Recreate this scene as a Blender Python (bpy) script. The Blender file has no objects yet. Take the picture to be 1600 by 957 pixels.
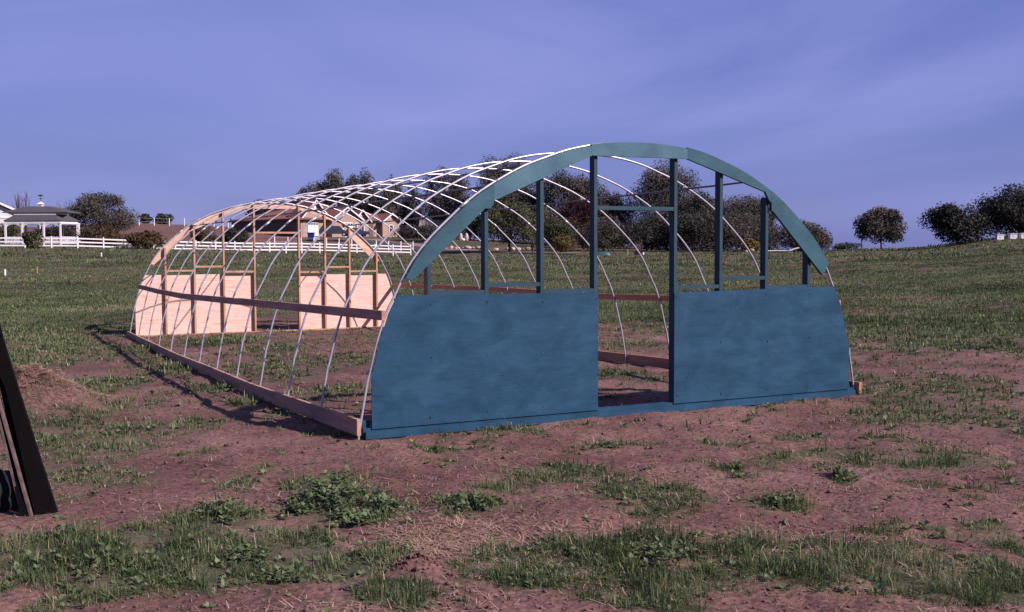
import bpy, math, random
import numpy as np
from mathutils import Vector, Matrix

# ------------------------------------------------------------------ camera
F = 1670.0                      # focal length in photo pixels (photo 1600 px wide)
CAM = np.array([-3.2146, -9.2542, 1.70])
YAW, PITCH, ROLL = .4781, -.0546, -.0029
FW = np.array([math.sin(YAW)*math.cos(PITCH), math.cos(YAW)*math.cos(PITCH), math.sin(PITCH)])
R0 = np.array([math.cos(YAW), -math.sin(YAW), 0.0]); U0 = np.cross(R0, FW)
RT = R0*math.cos(ROLL)+U0*math.sin(ROLL); UP = U0*math.cos(ROLL)-R0*math.sin(ROLL)
FH = np.array([math.sin(YAW), math.cos(YAW)])     # horizontal forward
RH = np.array([math.cos(YAW), -math.sin(YAW)])    # horizontal right

scene = bpy.context.scene
col = scene.collection
cd = bpy.data.cameras.new('camera'); cam = bpy.data.objects.new('camera', cd); col.objects.link(cam)
cd.sensor_width = 36.0; cd.lens = F/1600*36.0; cd.clip_start = .05; cd.clip_end = 6000
m = Matrix(((RT[0], UP[0], -FW[0], CAM[0]), (RT[1], UP[1], -FW[1], CAM[1]), (RT[2], UP[2], -FW[2], CAM[2]), (0, 0, 0, 1)))
cam.matrix_world = m
scene.camera = cam

# ------------------------------------------------------------------ light
SUN = np.array([.77, -1.13, 1.0]); SUN = SUN/np.linalg.norm(SUN)
SKY_STRENGTH = .056; SUN_STRENGTH = 5.0
world = bpy.data.worlds.new('World'); scene.world = world; world.use_nodes = True
wn = world.node_tree; wn.nodes.clear(); wl = wn.links
sky = wn.nodes.new('ShaderNodeTexSky'); sky.sky_type = 'NISHITA'; sky.sun_disc = False
sky.sun_elevation = math.asin(SUN[2]); sky.sun_rotation = math.atan2(SUN[0], SUN[1])
sky.air_density = 1.0; sky.dust_density = .6; sky.ozone_density = 2.2; sky.altitude = 0
tc = wn.nodes.new('ShaderNodeTexCoord')
tint = wn.nodes.new('ShaderNodeMix'); tint.data_type = 'RGBA'; tint.blend_type = 'MULTIPLY'; tint.inputs[0].default_value = 1
tint.inputs[7].default_value = (1.0, .80, 1.12, 1)
wl.new(sky.outputs[0], tint.inputs[6])
mp = wn.nodes.new('ShaderNodeMapping'); mp.inputs['Scale'].default_value = (1.2, 1.2, 4.6); mp.inputs['Location'].default_value = (-2.474, 1.198, -3.651); mp.inputs['Rotation'].default_value = (.126, .0604, .9723)
wl.new(tc.outputs['Generated'], mp.inputs[0])
nz = wn.nodes.new('ShaderNodeTexNoise'); nz.inputs['Scale'].default_value = 1.25; nz.inputs['Detail'].default_value = 8; nz.inputs['Roughness'].default_value = .50; nz.inputs['Distortion'].default_value = .9
wl.new(mp.outputs[0], nz.inputs[0])
cr = wn.nodes.new('ShaderNodeValToRGB'); cr.color_ramp.elements[0].position = .42; cr.color_ramp.elements[0].color = (0, 0, 0, 1)
cr.color_ramp.elements[1].position = .70; cr.color_ramp.elements[1].color = (.66, .66, .66, 1)
wl.new(nz.outputs[0], cr.inputs[0])
cl = wn.nodes.new('ShaderNodeMix'); cl.data_type = 'RGBA'; cl.inputs[7].default_value = (3.6, 3.95, 8.4, 1)   # thin high cloud
veil = wn.nodes.new('ShaderNodeMix'); veil.data_type = 'RGBA'; veil.inputs[0].default_value = .72; veil.inputs[7].default_value = (1.50, 2.15, 6.1, 1)   # even thin haze of the upper air
sx = wn.nodes.new('ShaderNodeSeparateXYZ'); wl.new(tc.outputs['Generated'], sx.inputs[0])
vr = wn.nodes.new('ShaderNodeMapRange'); vr.inputs[1].default_value = .28; vr.inputs[2].default_value = .65; vr.inputs[3].default_value = .74; vr.inputs[4].default_value = .10
wl.new(sx.outputs[2], vr.inputs[0]); wl.new(vr.outputs[0], veil.inputs[0])
wl.new(tint.outputs[2], veil.inputs[6])
wl.new(cr.outputs[0], cl.inputs[0]); wl.new(veil.outputs[2], cl.inputs[6])
bg = wn.nodes.new('ShaderNodeBackground'); bg.inputs[1].default_value = SKY_STRENGTH
wl.new(cl.outputs[2], bg.inputs[0])
wo = wn.nodes.new('ShaderNodeOutputWorld'); wl.new(bg.outputs[0], wo.inputs[0])

sd = bpy.data.lights.new('sun', 'SUN'); sd.energy = SUN_STRENGTH; sd.angle = math.radians(.5); sd.color = (1.0, .86, .83)
so = bpy.data.objects.new('sun', sd); col.objects.link(so)
so.rotation_euler = Vector(SUN.tolist()).to_track_quat('Z', 'Y').to_euler(); so.location = (20, -20, 30)
scene.view_settings.view_transform = 'Standard'; scene.view_settings.look = 'None'
scene.view_settings.exposure = .75; scene.view_settings.gamma = 1.0

rng = np.random.default_rng(7); random.seed(7)

# ------------------------------------------------------------------ placing helpers
def at(px, z):
    """ground-plan point seen at photo column px, z metres ahead of the camera"""
    p = CAM[:2] + FH*z + RH*((px-800)/F*z)
    return p
def onY(px, py, Y):
    d = FW + RT*(px-800)/F - UP*(py-478.5)/F
    return CAM + d*((Y-CAM[1])/d[1])
def zat(py, z): return CAM[2] + (387.2-py)/F*z
def onG(px, py):
    d = FW + RT*(px-800)/F - UP*(py-478.5)/F
    t = .5; prev = 0
    for i in range(900):
        P = CAM + d*t
        if P[2] < G(P[0], P[1]):
            lo, hi = prev, t
            for _ in range(25):
                m_ = (lo+hi)/2; Q = CAM + d*m_
                if Q[2] < G(Q[0], Q[1]): hi = m_
                else: lo = m_
            return CAM + d*hi
        prev = t; t *= 1.012
        if t > 400: break
    return CAM + d*120

# ------------------------------------------------------------------ terrain height
_T = np.random.default_rng(11).random((256, 256))
def vnoise(x, y):
    x = np.asarray(x, float); y = np.asarray(y, float)
    xi = np.floor(x).astype(int); yi = np.floor(y).astype(int); fx = x-xi; fy = y-yi
    fx = fx*fx*(3-2*fx); fy = fy*fy*(3-2*fy)
    a = _T[xi & 255, yi & 255]; b = _T[(xi+1) & 255, yi & 255]; c = _T[xi & 255, (yi+1) & 255]; d = _T[(xi+1) & 255, (yi+1) & 255]
    return (a*(1-fx)+b*fx)*(1-fy)+(c*(1-fx)+d*fx)*fy
def fbm(x, y, o=4):
    s = 0; a = .5; t = 0
    for k in range(o):
        s = s + a*vnoise(x*2**k+17.3*k, y*2**k+5.1*k); t += a; a *= .5
    return s/t
COLS = [
 (0,    [(8,0),(20,-.1),(40,.1),(70,.7),(90,1.3),(105,1.72),(125,2.4),(160,2.9),(250,6.5),(800,15)]),
 (200,  [(8,0),(20,-.1),(40,.05),(70,.6),(90,1.15),(110,1.62),(150,2.9),(220,7.0),(400,9.5),(800,15)]),
 (300,  [(8,0),(20,-.12),(40,.0),(70,.5),(90,.95),(115,1.45),(150,2.7),(220,6.6),(400,9),(800,15)]),
 (470,  [(8,0),(20,-.12),(40,.0),(70,.35),(100,.75),(138,1.14),(160,2.3),(185,4.15),(250,5),(800,6)]),
 (640,  [(8,0),(20,-.12),(40,.0),(70,.25),(100,.45),(140,.68),(160,1.9),(185,3.6),(250,4.6),(800,6)]),
 (760,  [(8,0),(20,-.12),(40,.0),(70,.2),(100,.38),(130,.62),(150,1.35),(185,2.9),(250,3.5),(800,5)]),
 (940,  [(8,0),(20,-.12),(40,.0),(70,.25),(100,.5),(130,.72),(150,1.2),(185,1.6),(250,2),(800,3)]),
 (1200, [(8,0),(20,-.05),(40,.1),(70,.42),(100,.72),(120,.92),(160,1.0),(250,.6),(800,-4)]),
 (1400, [(8,0),(20,0),(40,.2),(70,.75),(95,1.2),(118,1.42),(150,1.3),(200,.2),(300,-3),(800,-9)]),
 (1600, [(8,0),(20,.02),(40,.42),(60,1.0),(80,1.65),(100,2.34),(130,2.9),(200,2.0),(300,0),(800,-6)]),
]
_th = [math.atan((c-800)/F) for c, _ in COLS]
SIDE = [(-2,-.02),(0,-.037),(4,-.12),(9,-.17),(16,-.17)]
def GB(x, y):
    x = np.asarray(x, float); y = np.asarray(y, float)
    dx = x-CAM[0]; dy = y-CAM[1]
    f_ = dx*FH[0]+dy*FH[1]; r_ = dx*RH[0]+dy*RH[1]
    th = np.arctan2(r_, f_); th = np.clip(th, _th[0], _th[-1]); lr = np.log(np.maximum(np.hypot(f_, r_), 1.0))
    vals = []
    for i, (c, tab) in enumerate(COLS):
        k = 1/math.cos(_th[i])
        vals.append(np.interp(lr, [math.log(a*k) for a, b in tab], [b for a, b in tab]))
    vals = np.array(vals)
    out = vals[0]*1.0
    for i in range(len(COLS)-1):
        w = np.clip((th-_th[i])/(_th[i+1]-_th[i]), 0, 1); w = w*w*(3-2*w)
        out = np.where(th >= _th[i], vals[i]*(1-w)+vals[i+1]*w, out)
    # the strip the hoop house stands on
    dxr = np.maximum(np.maximum(-.6-x, x-6.9), 0); dyr = np.maximum(np.maximum(-.8-y, y-15.2), 0)
    w = np.exp(-(np.hypot(dxr, dyr)/1.6)**2)
    return out*(1-w)+np.interp(y, [a for a, b in SIDE], [b for a, b in SIDE])*w
MOUNDS = []     # (x, y, radius, height)
def G(x, y):
    x = np.asarray(x, float); y = np.asarray(y, float)
    z = GB(x, y)
    r = np.hypot(x-CAM[0], y-CAM[1])
    near = np.clip((60-r)/40, 0, 1)
    z = z + near*((fbm(x*1.3, y*1.3, 3)-.5)*.06 + (fbm(x*6, y*6, 4)-.5)*.040 - np.clip(vnoise(x*3.3+9, y*3.3)-.74, 0, 1)*.11)
    z = z + np.clip((r-25)/40, 0, 1)*(fbm(x*.12, y*.12, 3)-.5)*.25
    for mx, my, mr, mh in MOUNDS:
        d = np.hypot(x-mx, y-my)/mr
        z = z + mh*np.exp(-d*d)*(.55+.9*fbm(x*9, y*9, 3))
    return z
def plain(px, py):   # rough ground point for a photo pixel
    d = FW + RT*(px-800)/F - UP*(py-478.5)/F
    return CAM - d*((CAM[2])/d[2])
for px, py, mr, mh in [(655, 888, .13, .07), (880, 812, .3, .03), (62, 622, .55, .27), (14, 634, .6, .24), (660, 820, .25, .035)]:
    p = plain(px, py); MOUNDS.append((p[0], p[1], mr, mh))

# ------------------------------------------------------------------ grass cover map (0 bare .. 1 dense)
PATCH = [  # px, py, half width px, half height px, strength
 (230,872,270,44,1.1),(60,905,95,26,1),(430,852,130,34,1),(560,880,85,24,1),(330,812,80,22,1),(120,925,110,18,.7),
 (150,690,110,44,.62),(110,740,90,24,.55),(200,745,60,16,.6),(240,662,80,26,.6),(380,752,50,12,.55),(90,660,80,30,.5),
 (530,785,70,36,1),(605,800,42,16,.95),(460,800,40,14,.8),(740,792,70,17,1),(500,752,40,16,.7),
 (1000,772,120,26,.95),(860,742,110,18,.9),(1140,738,30,12,.9),(1290,712,130,16,.75),(1480,718,90,18,.7),(1215,786,54,15,.9),
 (1320,748,16,14,.8),(1120,692,44,8,.6),(960,690,70,9,.6),(1000,800,60,16,.8),(800,760,40,12,.6),
 (1000,882,190,46,1.1),(830,872,120,36,1.1),(1190,888,130,40,1.05),(1310,872,110,30,1),(1450,890,120,46,1.1),(1560,905,70,34,1),
 (1530,832,60,17,.9),(1420,828,60,11,.85),(630,935,80,22,1),(1160,850,100,18,.95),(1590,850,40,22,.8),(1000,935,150,18,.8),(1330,930,90,14,.6),
 (640,868,40,16,.0),(1500,940,60,12,.6),(1100,840,60,10,.7),
 (760,666,22,8,1),(812,666,36,7,1),(690,697,40,6,.7),(905,660,30,5,.5),(1190,632,20,5,.7),(560,672,20,5,.5),
 (1380,650,70,20,.5),(1480,640,110,28,.55),(1450,600,150,22,.62),(1560,660,70,20,.6),(1400,690,60,10,.5),
 (140,590,90,18,.75),(200,620,60,12,.5),(120,540,110,16,.6),(60,470,120,18,.8),(250,550,50,10,.5),(300,700,40,8,.4),(420,700,30,6,.35),(700,720,40,7,.4),(1080,720,40,8,.5),(1250,680,60,8,.5),(1500,770,50,8,.4),(1400,770,30,6,.3),(880,700,30,6,.4),(560,745,30,6,.4),(250,600,30,10,.4),(175,500,60,14,.7),(60,560,70,20,.6),(330,655,30,8,.5),
 (450,560,110,22,.55),(420,535,70,10,.6),(520,600,60,16,.5),(350,520,60,8,.8),(560,545,50,14,.6),
 (330,592,40,8,.9),(280,562,50,10,.9),(390,615,40,7,.9),(440,632,40,7,.8),(215,535,40,9,.9),(545,667,20,4,.5),
 (960,572,60,9,.9),(1010,583,40,7,.7),(985,530,60,10,.5),(1000,600,40,3,.3)]
PW = []
for px, py, rx, ry, s in PATCH:
    c = plain(px, py); a = plain(px+rx, py); b0 = plain(px, py-ry); b1 = plain(px, py+ry)
    PW.append((c[0], c[1], max(np.hypot(*(a-c)[:2]), .08), max(np.hypot(*(b0-b1)[:2])/2, .08), s))
def cover(x, y):
    x = np.asarray(x, float); y = np.asarray(y, float)
    n1 = fbm(x*.9+3, y*.9, 4); n2 = fbm(x*3.1+9, y*3.1, 3)
    # open field begins outside the worked earth round the hoop house
    dx = x-CAM[0]; dy = y-CAM[1]; f_ = dx*FH[0]+dy*FH[1]; r_ = dx*RH[0]+dy*RH[1]
    edge = np.interp(np.degrees(np.arctan2(r_, f_)), [-60, -27, -20, -14, -6, 3, 12, 17, 22, 27, 60], [15, 16.5, 20, 27, 28, 26, 21, 17.6, 17.2, 17.6, 19])
    fld = 1/(1+np.exp(-(f_-edge+(n1-.5)*7)/.7))
    inside = np.clip(1-np.maximum(np.maximum(-.5-x, x-7.2), np.maximum(-1-y, y-15.6))/.8, 0, 1)
    c = fld*(.86+(n2-.5)*.5-np.clip((fbm(x*.35+60, y*.55, 3)-.55)*3.0, 0, .5))*(1-inside)
    c = c*np.where((np.degrees(np.arctan2(r_, f_)) < -11) & (f_ > 150), .12, 1)
    # scattered weeds on the worked earth
    c = np.maximum(c, np.clip((n2-.60)*2.6, 0, .6)*np.clip((n1-.40)*4, 0, 1))
    wx = x+(n2-.5)*.5; wy = y+(fbm(x*3.1-40, y*3.1, 3)-.5)*.5
    for cx, cy, rx, ry, s in PW:
        ax = (wx-cx)*RH[0]+(wy-cy)*RH[1]; ay = (wx-cx)*FH[0]+(wy-cy)*FH[1]
        d = (ax/rx)**2+(ay/ry)**2
        c = np.maximum(c, s*np.clip(1.35-d, 0, 1)*(.35+1.2*n2))
    return np.clip(c, 0, 1)

# ------------------------------------------------------------------ materials
MATS = {}
KA = .76      # paints and earth a little deeper than first guessed
def dk(c): return tuple(v*KA for v in c)
def nodes(name):
    m_ = bpy.data.materials.new(name); m_.use_nodes = True; nt = m_.node_tree; nt.nodes.clear()
    out = nt.nodes.new('ShaderNodeOutputMaterial'); b = nt.nodes.new('ShaderNodeBsdfPrincipled'); nt.links.new(b.outputs[0], out.inputs[0])
    MATS[name] = m_
    return m_, nt, b
def _n(nt, t, **k):
    n = nt.nodes.new(t)
    for a, v in k.items():
        if hasattr(n, a): setattr(n, a, v)
        else: n.inputs[a.replace('_', ' ')].default_value = v
    return n
def mat(name, c1, c2=None, scale=(3, 3, 3), rough=.7, metal=0, bump=0, detail=5, nscale=1.0, pos=(.35, .65), c3=None, spec=.3, bscale=None, dist=0):
    m_, nt, b = nodes(name)
    b.inputs['Roughness'].default_value = rough; b.inputs['Metallic'].default_value = metal; b.inputs['Specular IOR Level'].default_value = spec
    if c2 is None: c2 = tuple(v*.8 for v in c1)
    c1, c2 = dk(c1), dk(c2); c3 = dk(c3) if c3 else c3
    t = _n(nt, 'ShaderNodeTexCoord'); mp = _n(nt, 'ShaderNodeMapping'); mp.inputs['Scale'].default_value = scale
    nt.links.new(t.outputs['Object'], mp.inputs[0])
    n = _n(nt, 'ShaderNodeTexNoise'); n.inputs['Scale'].default_value = nscale; n.inputs['Detail'].default_value = detail; n.inputs['Distortion'].default_value = dist
    nt.links.new(mp.outputs[0], n.inputs[0])
    r = _n(nt, 'ShaderNodeValToRGB'); e = r.color_ramp.elements
    e[0].position = pos[0]; e[0].color = (*c2, 1); e[1].position = pos[1]; e[1].color = (*c1, 1)
    if c3: x = e.new((pos[0]+pos[1])/2); x.color = (*c3, 1)
    nt.links.new(n.outputs[0], r.inputs[0]); nt.links.new(r.outputs[0], b.inputs['Base Color'])
    if bump:
        n2 = _n(nt, 'ShaderNodeTexNoise'); n2.inputs['Scale'].default_value = bscale or nscale*6; n2.inputs['Detail'].default_value = 4
        nt.links.new(mp.outputs[0], n2.inputs[0])
        bp = _n(nt, 'ShaderNodeBump'); bp.inputs['Strength'].default_value = bump; bp.inputs['Distance'].default_value = .02
        nt.links.new(n2.outputs[0], bp.inputs['Height']); nt.links.new(bp.outputs[0], b.inputs['Normal'])
    return m_
def attr_mat(name, stops, rough=.75, trans=0, spec=.15, stopk=.85):
    m_, nt, b = nodes(name); a = _n(nt, 'ShaderNodeAttribute'); a.attribute_name = 'tint'; stops = [(p, tuple(v*stopk for v in c)) for p, c in stops]
    r = _n(nt, 'ShaderNodeValToRGB'); e = r.color_ramp.elements
    e[0].position = stops[0][0]; e[0].color = (*stops[0][1], 1); e[1].position = stops[-1][0]; e[1].color = (*stops[-1][1], 1)
    for p, c in stops[1:-1]:
        x = e.new(p); x.color = (*c, 1)
    nt.links.new(a.outputs['Fac'], r.inputs[0]); nt.links.new(r.outputs[0], b.inputs['Base Color'])
    b.inputs['Roughness'].default_value = rough; b.inputs['Specular IOR Level'].default_value = spec
    if trans:
        tr = _n(nt, 'ShaderNodeBsdfTranslucent'); mx = _n(nt, 'ShaderNodeMixShader'); mx.inputs[0].default_value = trans
        nt.links.new(r.outputs[0], tr.inputs[0]); nt.links.new(b.outputs[0], mx.inputs[1]); nt.links.new(tr.outputs[0], mx.inputs[2])
        out = [n for n in nt.nodes if n.type == 'OUTPUT_MATERIAL'][0]; nt.links.new(mx.outputs[0], out.inputs[0])
    return m_

# painted plywood / painted timber
TEAL = mat('teal paint', (.023, .068, .145), (.008, .036, .082), scale=(1, 1, 1.5), nscale=1.25, detail=8, rough=.62, bump=.15, bscale=60, pos=(.33, .62), dist=.5, spec=.15)
def paint_mat(name, c1, c2, c3):
    m_, nt, b = nodes(name); L_ = nt.links; c1, c2, c3 = dk(c1), dk(c2), dk(c3)
    t = _n(nt, 'ShaderNodeTexCoord')
    def nz_(sc, s_, d_, di, rot=0):
        mp_ = _n(nt, 'ShaderNodeMapping'); mp_.inputs['Scale'].default_value = sc; mp_.inputs['Rotation'].default_value = (0, rot, 0); L_.new(t.outputs['Object'], mp_.inputs[0])
        n = _n(nt, 'ShaderNodeTexNoise'); n.inputs['Scale'].default_value = s_; n.inputs['Detail'].default_value = d_; n.inputs['Distortion'].default_value = di; n.inputs['Roughness'].default_value = .62; L_.new(mp_.outputs[0], n.inputs[0]); return n
    def rp(n, *st):
        r = _n(nt, 'ShaderNodeValToRGB'); e = r.color_ramp.elements; e[0].position = st[0][0]; e[0].color = (*st[0][1], 1); e[1].position = st[-1][0]; e[1].color = (*st[-1][1], 1)
        for p, c in st[1:-1]: x = e.new(p); x.color = (*c, 1)
        L_.new(n.outputs[0], r.inputs[0]); return r.outputs[0]
    def mul(a, c):
        x = _n(nt, 'ShaderNodeMix'); x.data_type = 'RGBA'; x.blend_type = 'MULTIPLY'; x.inputs[0].default_value = 1; L_.new(a, x.inputs[6]); L_.new(c, x.inputs[7]); return x.outputs[2]
    base = rp(nz_((1, 1, 1.9), 2.3, 9, .5), (.36, c2), (.50, c3), (.62, c1))
    strk = rp(nz_((1.3, 1, 26), 2.2, 6, .5), (.30, (.86, .87, .88)), (.5, (1, 1, 1)), (.72, (1.12, 1.09, 1.06)))
    swp = rp(nz_((1.4, 1, 5), 2.6, 5, 1.2, .35), (.34, (.88, .92, .94)), (.5, (1, 1, 1)), (.7, (1.10, 1.05, 1.0)))
    L_.new(mul(mul(base, strk), swp), b.inputs['Base Color'])
    b.inputs['Roughness'].default_value = .62; b.inputs['Specular IOR Level'].default_value = .15
    bp = _n(nt, 'ShaderNodeBump'); bp.inputs['Strength'].default_value = .12; bp.inputs['Distance'].default_value = .01; L_.new(nz_((4, 1, 60), 4, 4, .3).outputs[0], bp.inputs['Height']); L_.new(bp.outputs[0], b.inputs['Normal'])
    return m_
TEAL = paint_mat('teal plywood paint', (.020, .070, .133), (.009, .045, .090), (.015, .058, .113))
TEALW = mat('teal paint faded', (.060, .150, .195), (.030, .095, .145), scale=(1, 1, 1), nscale=2.5, rough=.6, bump=.1, bscale=40, dist=.4)  # paler teal for the two boards at the arch top
TEALG = mat('teal timber paint', (.011, .052, .082), (.007, .034, .056), scale=(1, 1, 1), nscale=3, rough=.6, bump=.1, bscale=40)
TEALA = mat('teal arch paint', (.022, .092, .128), (.013, .060, .090), scale=(1, 1, 1), nscale=3.5, rough=.6, bump=.1, bscale=40, dist=.5)
HIPW = mat('orange brown board', (.66, .29, .18), (.50, .20, .12), scale=(14, .8, 9), nscale=1.5, rough=.8, dist=.8)
PLY = mat('bare plywood', (.74, .53, .46), (.56, .37, .29), scale=(.8, 1, 9), nscale=1.8, detail=8, rough=.75, pos=(.30, .60), dist=2.4)
PINE = mat('raw pine', (.52, .31, .20), (.38, .19, .11), scale=(9, 9, 1.2), nscale=2, rough=.75, bump=.1, dist=.8)
PINEA = mat('raw pine arch', (.68, .47, .37), (.52, .33, .23), scale=(2, 9, 6), nscale=1.5, rough=.75, dist=.8)
REDWOOD = mat('reddish board', (.43, .225, .155), (.31, .15, .10), scale=(14, .8, 9), nscale=1.5, rough=.8, bump=.15, dist=.8)
GREYWOOD = mat('weathered brown board', (.50, .30, .235), (.33, .19, .15), scale=(14, .8, 9), nscale=1.5, rough=.85, bump=.15, dist=.8)
STEEL = mat('galvanised pipe', (.62, .60, .66), (.48, .47, .54), scale=(6, 6, 6), nscale=3, rough=.38, metal=.55, spec=.6)
STEELD = mat('dull pipe', (.22, .21, .24), (.15, .145, .17), scale=(6, 6, 6), nscale=3, rough=.5, metal=.4)
CLAMP = mat('pipe clamp', (.18, .17, .20), (.10, .10, .12), rough=.5, metal=.6)
DARKB = mat('dark plank', (.004, .0025, .003), (.002, .0015, .002), scale=(8, 8, 1), nscale=2, rough=.9, bump=.2, spec=.1)
PALEB = mat('weathered plank edge', (.16, .11, .105), (.07, .045, .045), scale=(8, 8, 3), nscale=4, rough=.8)
WHITE = mat('white vinyl', (.80, .78, .80), (.70, .68, .71), nscale=2, rough=.5)
SIDING = mat('white siding', (.62, .62, .66), (.52, .52, .57), scale=(1, 1, 14), nscale=1, rough=.6)
SHINGLE = mat('grey shingles', (.090, .085, .095), (.055, .052, .062), scale=(3, 3, 3), nscale=3, rough=.9)
TILE = mat('terracotta tiles', (.30, .115, .085), (.19, .07, .055), scale=(3, 3, 3), nscale=2, rough=.85)
STUCCO = mat('tan stucco', (.42, .30, .25), (.34, .23, .19), nscale=1, rough=.9)
STUCCOD = mat('brown and shaded stucco', (.16, .115, .10), (.11, .08, .07), nscale=1, rough=.9)  # fascia brown; also a darkened stucco with shade in its colour
GLASS = mat('window glass', (.05, .06, .08), (.03, .035, .05), rough=.1, spec=.8)
BARK = mat('bark', (.085, .058, .048), (.040, .028, .025), scale=(3, 3, 1), nscale=3, rough=.95, bump=.3)
ROCK = mat('pale rock', (.40, .30, .26), (.24, .18, .16), nscale=4, rough=.9, bump=.3)
ROCKW = mat('light rock', (.62, .50, .44), (.45, .34, .29), nscale=4, rough=.9, bump=.3)
ASPH = mat('asphalt', (.060, .055, .062), (.042, .038, .045), nscale=2, rough=.9)
GREENT = mat('green tarp', (.045, .105, .090), (.02, .06, .055), nscale=3, rough=.5)
BLUEP = mat('blue plastic', (.02, .04, .22), (.012, .025, .15), rough=.4)
CARP = mat('dark car paint', (.05, .05, .065), (.04, .04, .05), rough=.3, spec=.6)
RUBBER = mat('tyre rubber', (.02, .02, .02), (.012, .012, .012), rough=.9)
BLACKM = mat('black metal', (.02, .02, .024), (.012, .012, .015), rough=.5)
TWIG = mat('bare twigs', (.13, .085, .085), (.075, .048, .05), nscale=2, rough=.95)
GRASSM = attr_mat('grass blades', [(0, (.034, .050, .024)), (.35, (.074, .104, .044)), (.7, (.130, .165, .078)), (.86, (.21, .20, .12)), (1, (.40, .31, .22))], trans=.3, stopk=.92)
STRAWM = attr_mat('straw', [(0, (.20, .125, .09)), (1, (.46, .33, .25))])
WEEDM = attr_mat('weed leaves', [(0, (.048, .070, .036)), (.6, (.10, .135, .066)), (1, (.18, .20, .11))], trans=.25, stopk=1.0)
LEAF = {
 'oak':   attr_mat('oak leaves', [(0, (.036, .033, .030)), (.5, (.078, .070, .058)), (1, (.135, .112, .095))], trans=.15),
 'euc':   attr_mat('eucalyptus leaves', [(0, (.038, .038, .034)), (.5, (.086, .080, .068)), (1, (.15, .13, .11))], trans=.15),
 'olive': attr_mat('olive green leaves', [(0, (.032, .036, .020)), (.5, (.072, .076, .042)), (1, (.12, .118, .070))], trans=.15),
 'red':   attr_mat('maroon leaves', [(0, (.035, .014, .016)), (.5, (.075, .030, .032)), (1, (.12, .055, .055))], trans=.15),
 'brown': attr_mat('brown green leaves', [(0, (.035, .026, .014)), (.5, (.080, .058, .032)), (1, (.14, .085, .055))], trans=.15),
 'gold':  attr_mat('yellowish leaves', [(0, (.06, .045, .015)), (.5, (.15, .11, .035)), (1, (.24, .18, .07))], trans=.15),
 'dark':  attr_mat('dark leaves', [(0, (.016, .017, .016)), (.5, (.036, .037, .031)), (1, (.068, .063, .055))], trans=.1),
 'blue':  attr_mat('grey green leaves', [(0, (.030, .036, .030)), (.5, (.060, .070, .058)), (1, (.10, .11, .095))], trans=.15),
}
def ground_mat():
    m_, nt, b = nodes('soil and turf'); L = nt.links
    g = _n(nt, 'ShaderNodeNewGeometry')
    def noise(s, d=5, dist=0, sc=(1, 1, 1)):
        mp_ = _n(nt, 'ShaderNodeMapping'); mp_.inputs['Scale'].default_value = sc; L.new(g.outputs['Position'], mp_.inputs[0])
        n = _n(nt, 'ShaderNodeTexNoise'); n.inputs['Scale'].default_value = s; n.inputs['Detail'].default_value = d; n.inputs['Distortion'].default_value = dist
        L.new(mp_.outputs[0], n.inputs[0]); return n
    def ramp(src, *st):
        r = _n(nt, 'ShaderNodeValToRGB'); e = r.color_ramp.elements
        e[0].position = st[0][0]; e[0].color = (*st[0][1], 1); e[1].position = st[-1][0]; e[1].color = (*st[-1][1], 1)
        for p, c in st[1:-1]:
            x = e.new(p); x.color = (*c, 1)
        L.new(src, r.inputs[0]); return r
    def mix(fac, a, b_, mode='MIX'):
        x = _n(nt, 'ShaderNodeMix'); x.data_type = 'RGBA'; x.blend_type = mode
        if isinstance(fac, float): x.inputs[0].default_value = fac
        else: L.new(fac, x.inputs[0])
        L.new(a, x.inputs[6]); L.new(b_, x.inputs[7]); return x.outputs[2]
    soil = ramp(noise(.8, 8, .4).outputs[0], (.3, (.080, .041, .037)), (.5, (.126, .069, .062)), (.72, (.180, .107, .096)))
    fine = ramp(noise(22, 6).outputs[0], (.30, (.48, .46, .47)), (.52, (1, 1, 1)), (.74, (1.35, 1.3, 1.28)))
    s1 = mix(1.0, soil.outputs[0], fine.outputs[0], 'MULTIPLY')
    # dry straw litter flecks
    fl = noise(60, 3, 2.0, (1, 1, 1)); flr = ramp(fl.outputs[0], (.63, (0, 0, 0)), (.70, (1, 1, 1)))
    patch = ramp(noise(1.3, 4).outputs[0], (.50, (0, 0, 0)), (.68, (.75, .75, .75)))
    ff = _n(nt, 'ShaderNodeMath'); ff.operation = 'MULTIPLY'; L.new(flr.outputs[0], ff.inputs[0]); L.new(patch.outputs[0], ff.inputs[1])
    rgb = _n(nt, 'ShaderNodeRGB'); rgb.outputs[0].default_value = (.30, .215, .18, 1)
    s2 = mix(ff.outputs[0], s1, rgb.outputs[0])
    turf = ramp(noise(2.2, 9, .3, (1, 1, 1)).outputs[0], (.28, (.026, .032, .020)), (.50, (.054, .060, .038)), (.64, (.088, .082, .056)), (.76, (.140, .102, .080)))
    turf2 = ramp(noise(.16, 8, .5).outputs[0], (.36, (.72, .88, .74)), (.5, (1, 1, 1)), (.62, (1.45, 1.12, 1.10)))
    t1 = mix(1.0, turf.outputs[0], turf2.outputs[0], 'MULTIPLY')
    a = _n(nt, 'ShaderNodeAttribute'); a.attribute_name = 'cover'
    L.new(mix(a.outputs['Fac'], s2, t1), b.inputs['Base Color'])
    b.inputs['Roughness'].default_value = .95; b.inputs['Specular IOR Level'].default_value = .1
    bn = noise(30, 6); bp = _n(nt, 'ShaderNodeBump'); bp.inputs['Strength'].default_value = .6; bp.inputs['Distance'].default_value = .03
    L.new(bn.outputs[0], bp.inputs['Height']); L.new(bp.outputs[0], b.inputs['Normal'])
    return m_
GROUNDM = ground_mat()

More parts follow.
